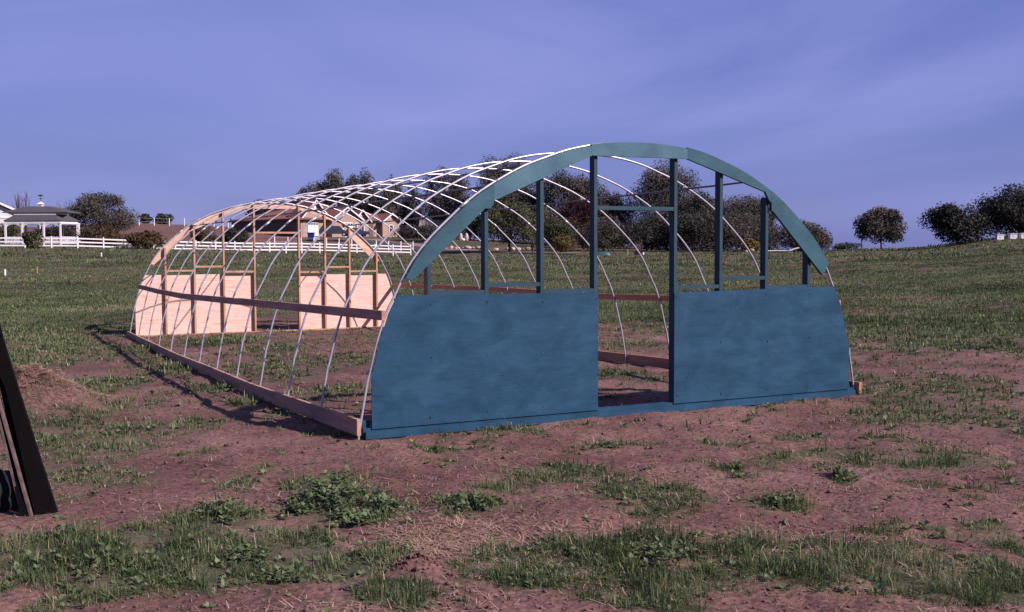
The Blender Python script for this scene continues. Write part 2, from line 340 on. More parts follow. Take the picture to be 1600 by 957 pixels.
# ------------------------------------------------------------------ mesh helpers
def tag(o, label=None, cat=None, group=None, kind=None):
    if label: o['label'] = label
    if cat: o['category'] = cat
    if group: o['group'] = group
    if kind: o['kind'] = kind
    return o
def empty(name, loc, rz=0, label=None, cat=None, group=None):
    o = bpy.data.objects.new(name, None); col.objects.link(o); o.location = [float(v) for v in loc]; o.rotation_euler = (0, 0, rz); o.empty_display_size = .2
    return tag(o, label, cat, group)
def np_mesh(name, V, faces_n, idx, material, parent=None, smooth=False, tint=None, tname='tint'):
    """V (n,3); faces_n list of loop counts; idx flat loop vertex indices"""
    me = bpy.data.meshes.new(name)
    V = np.asarray(V, np.float32); faces_n = np.asarray(faces_n, np.int32); idx = np.asarray(idx, np.int32)
    me.vertices.add(len(V)); me.vertices.foreach_set('co', V.ravel())
    me.loops.add(len(idx)); me.loops.foreach_set('vertex_index', idx)
    me.polygons.add(len(faces_n)); st = np.concatenate([[0], np.cumsum(faces_n)[:-1]]).astype(np.int32)
    me.polygons.foreach_set('loop_start', st)
    if smooth: me.polygons.foreach_set('use_smooth', np.ones(len(faces_n), bool))
    me.update(calc_edges=True)
    if tint is not None:
        a = me.attributes.new(tname, 'FLOAT', 'POINT'); a.data.foreach_set('value', np.asarray(tint, np.float32))
    me.materials.append(material)
    o = bpy.data.objects.new(name, me); col.objects.link(o)
    if parent: o.parent = parent
    return o
class MB:
    def __init__(s): s.v = []; s.f = []
    def add(s, vs, fs):
        n = len(s.v); s.v += [tuple(float(c) for c in v) for v in vs]; s.f += [[i+n for i in f] for f in fs]; return s
    def box(s, x0, x1, y0, y1, z0, z1):
        return s.add([(x0,y0,z0),(x1,y0,z0),(x1,y1,z0),(x0,y1,z0),(x0,y0,z1),(x1,y0,z1),(x1,y1,z1),(x0,y1,z1)],
                     [(0,3,2,1),(4,5,6,7),(0,1,5,4),(1,2,6,5),(2,3,7,6),(3,0,4,7)])
    def prism(s, pts, y0, y1):          # polygon in XZ (counter-clockwise seen from -Y), extruded in Y
        n = len(pts)
        s.add([(x,y0,z) for x,z in pts]+[(x,y1,z) for x,z in pts], [list(range(n)), list(range(2*n-1,n-1,-1))]+[[i,(i+n),(i+1)%n+n,(i+1)%n] for i in range(n)])
        return s
    def strip(s, path, w, h, side=None):   # rectangular bar along 3-D path: w horizontal, h vertical (top at path)
        vs = []; n = len(path)
        for i, p in enumerate(path):
            a = Vector(path[max(i-1,0)]); b = Vector(path[min(i+1,n-1)]); d = (b-a); d.z = 0; d.normalize(); q = Vector((d.y,-d.x,0))
            p = Vector(p)
            for sx, sz in ((-.5,-1),(.5,-1),(.5,0),(-.5,0)): vs.append(p+q*(w*sx)+Vector((0,0,h*sz)))
        fs = [(0,1,2,3),(4*(n-1)+3,4*(n-1)+2,4*(n-1)+1,4*(n-1))]
        for i in range(n-1):
            for k in range(4):
                a = 4*i+k; b = 4*i+(k+1)%4; fs.append((b,a,a+4,b+4))
        return s.add(vs, fs)
    def tube(s, path, rad, seg=8, cap=True):
        path = [Vector([float(c) for c in p]) for p in path]; n = len(path)
        if not hasattr(rad, '__len__'): rad = [rad]*n
        vs = []; nrm = None
        for i, p in enumerate(path):
            d = (path[min(i+1,n-1)]-path[max(i-1,0)]).normalized()
            if nrm is None:
                up = Vector((0,0,1)) if abs(d.z) < .9 else Vector((0,1,0)); nrm = (up-d*up.dot(d)).normalized()
            else:
                nrm = (nrm-d*nrm.dot(d)).normalized()
            bi = d.cross(nrm)
            for k in range(seg):
                t = 2*math.pi*k/seg; vs.append(p+(nrm*math.cos(t)+bi*math.sin(t))*rad[i])
        fs = []
        for i in range(n-1):
            for k in range(seg):
                a = i*seg+k; b = i*seg+(k+1)%seg; fs.append((a,b,b+seg,a+seg))
        if cap: fs += [list(range(seg-1,-1,-1)), list(range((n-1)*seg, n*seg))]
        return s.add(vs, fs)
    def blob(s, c, r, seed=0, nu=10, nv=7, rough=.15):
        rr = random.Random(seed); vs = []
        for j in range(nv+1):
            ph = math.pi*j/nv
            for i in range(nu):
                t = 2*math.pi*i/nu; k = 1+rr.uniform(-rough, rough)
                vs.append((c[0]+r[0]*k*math.sin(ph)*math.cos(t), c[1]+r[1]*k*math.sin(ph)*math.sin(t), c[2]+r[2]*k*math.cos(ph)))
        fs = []
        for j in range(nv):
            for i in range(nu):
                a = j*nu+i; b = j*nu+(i+1)%nu; fs.append((a,a+nu,b+nu,b))
        return s.add(vs, fs)
    def build(s, name, material, parent=None, smooth=False, label=None):
        me = bpy.data.meshes.new(name); me.from_pydata(s.v, [], s.f); me.update(); me.materials.append(material)
        if smooth: me.polygons.foreach_set('use_smooth', [True]*len(me.polygons))
        o = bpy.data.objects.new(name, me); col.objects.link(o)
        if parent: o.parent = parent
        if label: o['label'] = label
        return o

# ------------------------------------------------------------------ ground
def build_ground():
    rs = [.35]
    while rs[-1] < 2600:
        r = rs[-1]; rs.append(r*(1.0105 if 3.5 < r < 32 else 1.03 if r < 500 else 1.12)+(.05 if r < 3.5 else 0))
    rs = np.array(rs)
    inner = np.radians(np.arange(-34, 34.01, .16)); outer = np.radians(np.arange(34, 326, 3.0))[1:]
    az = np.concatenate([inner, outer]); na = len(az); nr = len(rs)
    RR, AA = np.meshgrid(rs, az, indexing='ij')
    X = CAM[0]+RR*(np.cos(AA)*FH[0]+np.sin(AA)*RH[0]); Y = CAM[1]+RR*(np.cos(AA)*FH[1]+np.sin(AA)*RH[1])
    Z = G(X, Y); C = cover(X, Y)
    V = np.stack([X.ravel(), Y.ravel(), Z.ravel()], 1)
    i, j = np.meshgrid(np.arange(nr-1), np.arange(na), indexing='ij'); j2 = (j+1) % na
    q = np.stack([i*na+j, (i+1)*na+j, (i+1)*na+j2, i*na+j2], -1).reshape(-1, 4)
    q = q[:, ::-1]
    centre = len(V); V = np.vstack([V, [[CAM[0], CAM[1], float(G(CAM[0], CAM[1]))]]])
    tri = np.stack([np.arange(na), (np.arange(na)+1) % na, np.full(na, centre)], 1)[:, ::-1]
    idx = np.concatenate([q.ravel(), tri.ravel()]); fn = np.concatenate([np.full(len(q), 4), np.full(len(tri), 3)])
    o = np_mesh('ground', V, fn, idx, GROUNDM, smooth=True, tint=np.append(C.ravel(), .5), tname='cover')
    me = o.data
    if me.polygons[10].normal.z < 0: me.flip_normals()
    tag(o, kind='structure')
build_ground()

# ------------------------------------------------------------------ grass as blades
def blades(name, P, H, W, T, material, lean=.5, label=None, cat=None, flat=0):
    n = len(P); a = rng.uniform(0, 2*np.pi, n); la = rng.uniform(0, 2*np.pi, n)
    ln = rng.uniform(.1, 1, n)*lean+flat
    side = np.stack([np.cos(a), np.sin(a), np.zeros(n)], 1)*(W/2)[:, None]
    ld = np.stack([np.cos(la), np.sin(la), np.zeros(n)], 1)
    up = np.array([0, 0, 1.0])
    def pt(t, k): return P+up*(H*t*(1-.35*ln*t)*np.clip(1.15-flat, .15, 1))[:, None]+ld*(H*ln*t*t)[:, None]*1.0+0*k
    b0 = P-side-up*.01; b1 = P+side-up*.01; m0 = pt(.5, 0)-side*.8; m1 = pt(.5, 0)+side*.8; tp = pt(1.0, 0)
    V = np.stack([b0, b1, m1, m0, tp], 1).reshape(-1, 3)
    k = np.arange(n)*5
    q = np.stack([k, k+1, k+2, k+3], 1); t = np.stack([k+3, k+2, k+4], 1)
    idx = np.concatenate([q, t], 1).ravel(); fn = np.tile([4, 3], n)
    o = np_mesh(name, V, fn, idx, material, tint=np.repeat(T, 5))
    return tag(o, label, cat, kind='stuff')
def sample(n, z0, z1, half, power=1.0):
    """random ground points in a fan ahead of the camera; density falls with distance"""
    u = rng.random(n); z = 1/(1/z0+u*(1/z1-1/z0)) if power == 2 else z0*(z1/z0)**u
    s = rng.uniform(-half, half, n)*z
    return CAM[0]+FH[0]*z+RH[0]*s, CAM[1]+FH[1]*z+RH[1]*s, z
def grass_layer(name, n, z0, z1, hmin, hmax, wk, label, thr=.12, lean=.6, clump=True, tshift=0.0):
    x, y, z = sample(n, z0, z1, .58)
    c = cover(x, y); keep = rng.random(n) < np.clip((c-thr)*1.5, 0, 1)
    x, y, z, c = x[keep], y[keep], z[keep], c[keep]
    if clump:
        cx = fbm(x*7, y*7, 2); kk = rng.random(len(x)) < np.clip((cx-.30)*4, .12, 1); x, y, z, c, cx = x[kk], y[kk], z[kk], c[kk], cx[kk]
    P = np.stack([x, y, G(x, y)], 1)
    hn = fbm(x*1.7+30, y*1.7, 2)
    H = (hmin+(hmax-hmin)*rng.random(len(x))**1.6)*(.45+.7*c)*(.6+.9*hn)
    W = np.full(len(x), 1.0)*wk*z*rng.uniform(.7, 1.3, len(x))
    T = np.clip(.42+(fbm(x*2.3, y*2.3, 3)-.5)*1.1+rng.normal(0, .17, len(x))+tshift, 0, 1)
    T = np.where(rng.random(len(x)) < .07, rng.uniform(.85, 1, len(x)), T)
    return blades(name, P, H, W, T, GRASSM, lean=lean, label=label, cat='grass')
def tufts(n, z0, z1, per, hmin, hmax, wk, label, thr=.12, spread=.035, tshift=0.0, splay=1.0, sprinkle=.004):
    """separate tufts: every blade springs from a shared root and arches outwards"""
    x, y, z = sample(n, z0, z1, .58)
    c = cover(x, y); mot = fbm(x*5.3, y*5.3, 3)
    keep = rng.random(n) < np.maximum(np.clip((c-thr)*1.5, 0, 1)*np.clip((mot-(.37 if z0 < 15 else .34))*6, .05, 1), sprinkle)
    x, y, z, c = x[keep], y[keep], z[keep], c[keep]; m_ = len(x)
    hn = fbm(x*1.7+30, y*1.7, 2)
    hs = (hmin+(hmax-hmin)*rng.random(m_)**1.8)*(.5+.6*c)*(.55+.9*hn)
    hs *= np.where(rng.random(m_) < .05, 1.7, 1)
    ts = np.clip(.44+(fbm(x*(2.3 if z0 < 15 else .35), y*(2.3 if z0 < 15 else .35), 4)-.5)*1.3+rng.normal(0, .12 if z0 < 15 else .06, m_)+tshift, 0, 1)
    k = rng.integers(max(2, per//2), per+1, m_); idx = np.repeat(np.arange(m_), k); N = len(idx)
    a = rng.uniform(0, 2*np.pi, N); rr_ = spread*rng.random(N)**.6*(hs[idx]/.08)**.5
    bx = x[idx]+np.cos(a)*rr_; by = y[idx]+np.sin(a)*rr_
    B = np.stack([bx, by, G(bx, by)], 1)
    H = hs[idx]*rng.uniform(.45, 1.15, N); ln = np.clip(rng.normal(.55, .3, N)*splay, .05, 1.5)
    la = a+rng.normal(0, .7, N); ld = np.stack([np.cos(la), np.sin(la), np.zeros(N)], 1)
    sd_ = np.stack([-np.sin(la+rng.normal(0, .8, N)), np.cos(la), np.zeros(N)], 1); sd_ /= np.linalg.norm(sd_, axis=1)[:, None]
    Wd = (wk*z[idx]*rng.uniform(.6, 1.4, N))[:, None]*.5
    up = np.array([0, 0, 1.0])
    def pt(t): return B+ld*(H*np.sin(ln)*t**1.5)[:, None]+up*(H*(np.cos(ln*.9)*t-.42*ln*t**3))[:, None]
    V = np.stack([B-sd_*Wd-up*.01, B+sd_*Wd-up*.01, pt(.5)+sd_*Wd*.9, pt(.5)-sd_*Wd*.9, pt(.8)+sd_*Wd*.5, pt(.8)-sd_*Wd*.5, pt(1.)], 1).reshape(-1, 3)
    q = np.arange(N)*7
    ix = np.stack([q, q+1, q+2, q+3, q+3, q+2, q+4, q+5, q+5, q+4, q+6], 1).ravel(); fn = np.tile([4, 4, 3], N)
    vs_ = .13 if z0 < 15 else .07; T = np.clip(ts[idx]+rng.normal(0, vs_, N), 0, .84); T = np.where(rng.random(N) < (.06 if z0 < 15 else .02), rng.uniform(.86, 1, N), T)
    o = np_mesh('grass', V, fn, ix, GRASSM, tint=np.repeat(T, 7))
    tag(o, label, 'grass', kind='stuff'); return N
tufts(52000, 4.2, 10, 15, .035, .125, .00075, 'patchy green grass tufts on the bare earth in the foreground', splay=2.1, sprinkle=.02)
tufts(42000, 10, 24, 12, .04, .15, .0009, 'thin weedy grass around and inside the hoop house', spread=.06, splay=1.5, sprinkle=.05)
tufts(140000, 20, 75, 7, .04, .12, .0006, 'dull green grass of the open field behind the hoop house', thr=.0, spread=.11, tshift=.04, splay=1.0, sprinkle=.25)
tufts(22000, 70, 150, 5, .10, .26, .0009, 'far band of field grass along the white fence and tree line', thr=.05, spread=.2, splay=.7)
# broad-leaved weeds in rosettes
def weeds():
    x, y, z = sample(9000, 4.3, 20, .56); c = cover(x, y)
    k = ((c > .35) & (fbm(x*1.9+77, y*1.9, 3) > .53)) | (rng.random(len(x)) < .045); x, y, z = x[k], y[k], z[k]
    V = []; T = []
    for cx, cy, z_ in zip(x, y, z):
        n = rng.integers(6, 13); R = rng.uniform(.014, .045)*(1.0 if z_ < 9 else 1.3); t0 = rng.uniform(.2, .9)
        a = rng.uniform(0, 6.28, n); el = rng.uniform(.1, 1.0, n); base = np.array([cx, cy, float(G(cx, cy))])
        for q in range(n):
            d = np.array([math.cos(a[q])*math.cos(el[q]), math.sin(a[q])*math.cos(el[q]), math.sin(el[q])]); s = np.array([-math.sin(a[q]), math.cos(a[q]), 0])
            r = R*rng.uniform(.7, 1.2); w = r*.32
            V += [base+d*r*.25, base+d*r*.7+s*w, base+d*r*1.15, base+d*r*.7-s*w]; T += [min(1, max(0, t0+rng.normal(0, .15)))]*4
    for px, py, wx, wy, m_, hh in [(520, 782, 46, 22, 170, .17), (600, 800, 30, 10, 60, .10), (560, 815, 40, 8, 50, .06), (465, 800, 26, 8, 36, .08), (350, 806, 44, 12, 70, .08), (740, 792, 44, 10, 70, .09), (385, 872, 26, 10, 36, .07), (90, 838, 30, 7, 30, .05),
                                   (1040, 868, 60, 20, 70, .06), (1150, 735, 10, 5, 16, .07), (1215, 786, 30, 8, 36, .06), (1310, 745, 8, 5, 16, .10), (300, 592, 18, 6, 20, .10), (352, 592, 10, 4, 14, .09), (440, 900, 30, 10, 26, .06), (150, 885, 60, 16, 40, .06)]:
        for q_ in range(m_):
            c_ = plain(px+rng.normal(0, .5)*wx, py+rng.normal(0, .5)*wy); z0_ = float(G(c_[0], c_[1])); n = rng.integers(5, 10); top = hh*rng.uniform(.15, 1)
            for q in range(n):
                a_ = rng.uniform(0, 6.28); e_ = rng.uniform(-.1, .9); d = np.array([math.cos(a_)*math.cos(e_), math.sin(a_)*math.cos(e_), math.sin(e_)]); s = np.array([-math.sin(a_), math.cos(a_), rng.normal(0, .3)])
                b_ = np.array([c_[0], c_[1], z0_+top*rng.uniform(.2, 1)]); r = rng.uniform(.018, .042); w = r*rng.uniform(.3, .5)
                V += [b_, b_+d*r*.55+s*w, b_+d*r*1.1, b_+d*r*.55-s*w]; T += [float(np.clip(.5+rng.normal(0, .25), 0, 1))]*4
    n = len(V)//4
    o = np_mesh('weeds', np.array(V), np.full(n, 4), np.arange(n*4), WEEDM, tint=T)
    tag(o, 'broad-leaved green weeds growing in rosettes on the earth', 'weeds', kind='stuff')
weeds()
# dry straw litter lying on the earth, thick on the heap at the left
def straw():
    x, y, z = sample(60000, 4.3, 24, .58)
    k = rng.random(len(x)) < np.clip((fbm(x*1.5+50, y*1.5, 3)-.40)*3.2, .05, 1); x, y = x[k], y[k]
    hx, hy = [], []
    for px, py, rr, n in [(62, 622, .62, 9500), (14, 634, .6, 5500), (740, 845, .38, 1500), (640, 848, .25, 700)]:
        p = plain(px, py); hx.append(p[0]+rng.normal(0, rr*.55, n)); hy.append(p[1]+rng.normal(0, rr*.55, n))
    x = np.concatenate([x]+hx); y = np.concatenate([y]+hy); n = len(x)
    P = np.stack([x, y, G(x, y)+.006], 1); L = rng.uniform(.02, .09, n); a = rng.uniform(0, 6.28, n); d = np.stack([np.cos(a), np.sin(a), rng.uniform(-.1, .35, n)], 1)
    s = np.stack([-np.sin(a), np.cos(a), np.zeros(n)], 1)*rng.uniform(.0012, .003, n)[:, None]
    V = np.stack([P-s, P+s, P+d*L[:, None]+s*.5, P+d*L[:, None]-s*.5], 1).reshape(-1, 3)
    o = np_mesh('straw', V, np.full(n, 4), np.arange(n*4), STRAWM, tint=np.repeat(rng.random(n), 4))
    tag(o, 'dry straw litter scattered on the earth and heaped at the left', 'straw', kind='stuff')
straw()
def clods():
    x, y, z = sample(9000, 4.4, 22, .58); c = cover(x, y); k = c < .3; x, y, z = x[k], y[k], z[k]
    p = plain(655, 886); ex = p[0]+rng.normal(0, .09, 260); ey = p[1]+rng.normal(0, .09, 260); x = np.concatenate([x, ex]); y = np.concatenate([y, ey])
    n = len(x); r = rng.uniform(.003, .014, n)*np.where(rng.random(n) < .06, 2.0, 1)
    base = np.array([(1,0,0),(0,1,0),(-1,0,0),(0,-1,0),(0,0,.8),(0,0,-.6)], float)
    V = np.stack([x, y, G(x, y)+r*.3], 1)[:, None, :]+base[None]*r[:, None, None]*rng.uniform(.6, 1.3, (n, 6, 1))
    f = np.array([(0,1,4),(1,2,4),(2,3,4),(3,0,4),(1,0,5),(2,1,5),(3,2,5),(0,3,5)])
    idx = (np.arange(n)[:, None, None]*6+f[None]).ravel()
    o = np_mesh('soil_clods', V.reshape(-1, 3), np.full(n*8, 3), idx, MATS.get('clod') or mat('clod', (.17, .095, .082), (.11, .06, .052), nscale=9, rough=.95))
    tag(o, 'small clods of reddish earth lying on the bare ground', 'soil', kind='stuff')
clods()

# ------------------------------------------------------------------ hoop house
W, L = 6.14, 14.63
HALF = [(0,-.12),(.011,.01),(.093,.458),(.118,.54),(.19,.825),(.285,1.10),(.375,1.27),(.478,1.475),(.585,1.635),(.74,1.81),(.93,1.985),(1.08,2.115),(1.25,2.24),(1.48,2.375),(1.73,2.50),(2.0,2.60),(2.25,2.68),(2.6,2.745)]
PROFILE = HALF+[(3.07,2.77)]+[(W-x,z) for x,z in reversed(HALF)]
def smoothp(pts, n=3):
    out = []
    P = [pts[0]]+pts+[pts[-1]]
    for i in range(1, len(P)-2):
        p0, p1, p2, p3 = [np.array(P[i+k], float) for k in (-1, 0, 1, 2)]
        for k in range(n):
            t = k/n; out.append(tuple(.5*((2*p1)+(-p0+p2)*t+(2*p0-5*p1+4*p2-p3)*t*t+(-p0+3*p1-3*p2+p3)*t**3)))
    out.append(tuple(pts[-1])); return out
PROF = smoothp(PROFILE, 3)
def hoopZ(x):
    xs = [p[0] for p in PROF]; return float(np.interp(x, xs, [p[1] for p in PROF]))
def hoopX(z):   # left side x at height z
    zs = [p[1] for p in PROF[:len(PROF)//2]]; return float(np.interp(z, zs, [p[0] for p in PROF[:len(PROF)//2]]))
def ybase(Y): return float(np.interp(Y, [0, 5, 14.63], [0, -.03, -.05]))
house = empty('hoop_house', (W/2, 0, 0), 0, 'unfinished hoop house of steel pipe arches with teal painted front and bare plywood back', 'greenhouse')
OFF = (-W/2, 0, 0)
class HB(MB):
    def build(s, name, material, parent=house, smooth=False, label=None):
        s.v = [(x-W/2, y, z) for x, y, z in s.v]
        return MB.build(s, name, material, parent, smooth, label)
pr = random.Random(3)
PUR = [('left', 1.44, 1.32), ('ridge', 2.95, 3.05), ('right', 4.5, 4.78)]
hoops = []
for n in range(13):
    Y = n*L/12
    if n == 0: Y = .022
    if n == 12: Y = L-.022
    dz = ybase(Y); jx = pr.uniform(-.012, .012) if 0 < n < 12 else 0; jz = pr.uniform(-.012, .012) if 0 < n < 12 else 0
    tilt = pr.uniform(-.02, .02) if 0 < n < 12 else 0
    path = [(x+jx*(z/2.7), Y+tilt*max(z, 0)/2.7, z+dz+jz*(z/2.7)) for x, z in PROF]
    h = HB().tube([(p[0]-0, p[1], p[2]) for p in path], .0122, 8).build('hoop', STEEL, smooth=True)
    hoops.append(h)
    # sleeve joints between the pipe lengths, then dark clamps holding the purlins
    for fx in (1.08, W-1.08):
        z = hoopZ(fx)+dz; z2 = hoopZ(fx+.05)+dz
        HB().tube([(fx-.045, Y, hoopZ(fx-.045)+dz), (fx, Y, z), (fx+.045, Y, hoopZ(fx+.045)+dz)], .0148, 8).build('sleeve_joint', STEEL, h, True)
    for _, xa, xb in PUR:
        x = xa+(xb-xa)*n/12; z = hoopZ(x)+dz
        c = HB(); c.box(x-.015, x+.015, Y-.017, Y+.017, z-.058, z+.002); c.build('pipe_clamp', CLAMP, h)
for nm, xa, xb in PUR:
    path = []
    for n in range(25):
        t = n/24; x = xa+(xb-xa)*t; Y = .03+(L-.06)*t
        sag = -.004*math.sin(t*12*math.pi)**2
        path.append((x, Y, hoopZ(x)+ybase(Y)-.045+sag))
    HB().tube(path, .0115, 8).build('purlin', STEELD, smooth=True)
# hip boards and base boards (outside the pipes)
def along(side, pts, h, th=.038, ext=0):
    path = []
    for Y, ztop in pts:
        x = hoopX(ztop-h/2)-.0135-th/2-.004
        if side > 0: x = W-x
        path.append((x, Y, ztop))
    return HB().strip(path, th, h)
along(-1, [(-.03, 1.125), (2.7, 1.07), (5.45, 1.02), (5.5, 1.015), (9.6, .935), (12.2, .93), (14.45, .945)], .089).build('hip_board', GREYWOOD)
along(1, [(.055, 1.075), (3.5, 1.0), (5.5, .955), (9.3, .945), (14.6, .86)], .089).build('hip_board', HIPW)
BL = [(-.05, .145), (1.2, .11), (3.8, .035), (6.0, .01), (6.04, .012), (8.7, -.035), (11.5, -.045), (14.7, -.055)]
along(-1, BL, .15).build('base_board', GREYWOOD)
along(1, [(-.05, .11), (3.6, .043), (5.7, -.01), (9, -.035), (14.7, -.05)], .15).build('base_board', REDWOOD)

def arch_outer(x0, x1, off=.012, n=9):
    return [(x0+(x1-x0)*k/n, hoopZ(x0+(x1-x0)*k/n)-off) for k in range(n+1)]
def end_wall(front):
    Yf = 0.0 if front else L            # plane between studs and outer skin
    s = -1 if front else 1              # outward direction
    dz = 0 if front else -.06
    def yy(a, b):                        # a,b measured outward from the plane
        p, q = Yf+s*a, Yf+s*b; return (min(p, q), max(p, q))
    skin, timber, archm = (TEAL, TEALG, None) if front else (PLY, PINE, PINEA)
    base = HB()
    if front:
        base.box(.045, W-.03, *yy(-.089, -.001), -.03, .046)
        base.box(.055, W-.045, *yy(.0135, .040), -.05, .022)
    else:
        base.box(.06, W-.06, *yy(-.089, -.001), -.24, -.15)
    wall = base.build('end_wall', TEAL if front else PINE, label='teal painted end wall with an open doorway' if front else 'end wall of bare plywood and raw pine with an open doorway')
    def sub(mb, name, material, label=None):
        return mb.build(name, material, wall, label=label)
    # short blocks at the corners where the sill stands higher
    if front:
        for x0, x1 in ((.05, .118), (W-.115, W-.03)):
            b = HB(); b.box(x0, x1, *yy(-.085, -.045), .046, .115); sub(b, 'corner_block', TEALG)
    # plywood
    def poly(x0, x1, zb, zt, zt2=None):
        pts = [(x0, zb), (x1, zb)]; zt2 = zt if zt2 is None else zt2
        if x0 < 1:      # left panel: straight inner edge on the right
            pts += [(x1, zt2)]; zs = [zt, 1.1+dz, .825, .54]; pts += [(hoopX(z-dz)+.012, z) for z in zs]
            pts[0] = (.124, zb); pts += [(.124, .5)] if True else []
        else:
            zs = [.54, .825, 1.1+dz, zt2]; pts += [(W-.124, .5)]+[(W-hoopX(z-dz)-.012, z) for z in zs]+[(x0, zt)]
            pts[1] = (W-.124, zb)
        return HB().prism(pts, *yy(.0005, .0125))
    if front:
        sub(poly(.124, 2.562, .037, 1.262, 1.242), 'plywood_panel', TEAL)
        sub(poly(3.512, W-.124, .036, 1.218, 1.245), 'plywood_panel', TEAL)
        for x in (.71, 1.308, 1.919, 2.53, 3.545, 4.136, 4.772, 5.392):
            for z in (1.17, .66, .11):
                if abs(z-.66) < .1 and x in (2.53, 3.545): continue
                b = HB(); jx_ = pr.uniform(-.008, .008); b.tube([(x+jx_, -.0125, z+pr.uniform(-.03, .02)), (x+jx_, -.0150, z+.0)], .0052, 8); sub(b, 'screw', BLACKM)
    else:
        sub(poly(.124, 2.69, -.25, 1.135, 1.135), 'plywood_panel', PLY)
        sub(poly(3.66, W-.124, -.25, 1.10, 1.09), 'plywood_panel', PLY)
    # studs
    SX = [.71, 1.308, 1.919, 2.541, 3.533, 4.136, 4.772, 5.392] if front else [.745, 1.355, 1.985, 2.665, 3.68, 4.29, 4.875, 5.54]
    for i, x in enumerate(SX):
        zb = .046 if front else -.15
        zt = 0
        za = min(hoopZ(x-.019), hoopZ(x+.019))-(.055 if front else .03)+(0 if front else -.05)
        b = HB(); b.box(x-.019, x+.019, *yy(-.089, -.0005), zb, za); so_ = sub(b, 'stud', timber)
        if front and i == 0:      # this stud is painted on its face only
            so_.data.materials.append(REDWOOD)
            for p_ in so_.data.polygons:
                if p_.normal.y > -.5: p_.material_index = 1
    # cross blocks and door header
    blocks = [(0,1,1.255,.038),(1,2,1.318,.04),(2,3,1.245,.038),(4,5,1.255,.038),(5,6,1.337,.04),(6,7,1.232,.038)] if front else [(0,1,1.20,.04),(1,2,1.285,.04),(2,3,1.165,.04),(4,5,1.135,.04),(5,6,1.245,.04),(6,7,1.14,.04)]
    for a, b_, z, h in blocks:
        b = HB(); b.box(SX[a]+.0195, SX[b_]-.0195, *yy(-.085, -.004), z-.0, z+h); sub(b, 'cross_block', timber)
    b = HB(); z = 2.082 if front else 2.03; b.box(SX[3]+.0195, SX[4]-.0195, *yy(-.085, -.004), z, z+.04); sub(b, 'door_header', timber)
    # arch boards cut to the curve
    dz2 = 0 if front else -.05
    segs = [(.455, 1.37, [(1.37, 2.125), (1.335, 2.075), (1.275, 2.075), (1.25, 2.05), (.523, 1.395)], 0),
            (1.372, 2.468, [(2.468, 2.618), (1.372, 2.150)], 1),
            (2.470, 3.654, [(3.654, 2.629), (2.470, 2.622)], 1),
            (3.656, 4.80, [(4.80, 2.185), (4.765, 2.215), (4.715, 2.305), (3.656, 2.629)], 0),
            (4.802, 5.655, [(5.566, 1.376), (4.835, 2.085), (4.802, 2.105)], 0)]
    for k, (x0, x1, inner, paler) in enumerate(segs):
        top = arch_outer(x0, x1, .010 if k < 2 else (-.006 if k == 2 else -.02))
        if not front: inner = [(x, z+.01) for x, z in inner]
        pts = [(x, z+dz2) for x, z in top]+[(x, z+dz2) for x, z in inner]
        pts = pts[::-1]
        a = .0005 if not front else .0005
        sub(HB().prism(pts, *yy(a, .038)), 'arch_board', (TEALW if paler else TEALA) if front else PINEA, None)
end_wall(True); end_wall(False)

# ------------------------------------------------------------------ leaning planks at the left edge
def planks():
    spec = [((74, 803), (-32, 420), .138, 'wide dark plank nearest the hoop house, leaning at the left edge of the picture', DARKB, .03, 6.95),
            ((50, 805), (-59, 420), .014, 'thin pale-edged lath right beside the wide dark plank', PALEB, .03, 6.80),
            ((43.5, 805), (-58, 420), .052, 'dark plank between the two thin pale-edged laths', DARKB, .03, 6.9),
            ((36.5, 804), (-56, 420), .014, 'leftmost thin pale-edged lath of the leaning bundle', PALEB, .03, 6.78),
            ((50, 802), (-34, 420), .042, 'dark narrow plank behind the others in the leaning bundle', DARKB, .03, 7.15)]
    for (bx, by), (tx, ty), w, lab, mt, th, z in spec:
        a = plain(bx, by)
        d2 = FW + RT*(tx-800)/F - UP*(ty-478.5)/F
        b = CAM+d2*(z+.35)/1.0
        g = float(G(a[0], a[1])); a = np.array([a[0], a[1], g-.02])
        ax = Vector(b-a); length = ax.length; ax.normalize()
        side = Vector((RT[0], RT[1], 0)); side = (side-ax*side.dot(ax)).normalized(); nrm = ax.cross(side)
        o = empty_mesh = MB()
        vs = []
        rr = random.Random(bx); zs = [0, .33, .66, 1.0]
        for t in zs:
            c = Vector(a)+ax*(length*t)
            for sx, sn in ((-.5,-.5),(.5,-.5),(.5,.5),(-.5,.5)):
                ww = w*(max(.42, 1-.95*t) if w > .1 else 1-.12*t)
                vs.append(c+side*(sx*ww)+nrm*(sn*th)+(ax*rr.uniform(-.02, .02) if t == 0 else Vector()))
        fs = [(3,2,1,0),(12,13,14,15)]
        for i in range(3):
            for k in range(4):
                p = 4*i+k; q = 4*i+(k+1)%4; fs.append((p,q,q+4,p+4))
        org = Vector(a); o.add([v-org for v in vs], fs)
        ob = o.build('plank', mt); ob.location = org
        tag(ob, lab, 'plank', 'planks leaning at the left edge')
planks()
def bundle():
    a = plain(-16, 793); m_ = MB(); m_.blob((0, 0, .12), (.21, .16, .15), 5, 16, 9, .10); m_.blob((-.16, .05, .07), (.2, .16, .10), 6, 14, 8, .1); m_.blob((.12, -.02, .05), (.14, .12, .09), 9, 14, 8, .12)  # dark bundle spread wider to stand in for shaded ground
    o = m_.build('bundle', mat('dark bundle and shade', (.010, .010, .016), (.004, .004, .007), nscale=5, rough=.9, bump=.4), smooth=True); o.location = (float(a[0]), float(a[1]), float(G(a[0], a[1]))-.01)
    tag(o, 'dark blue-grey bundle, also standing in for the shade behind the feet of the leaning planks', 'bundle')
bundle()

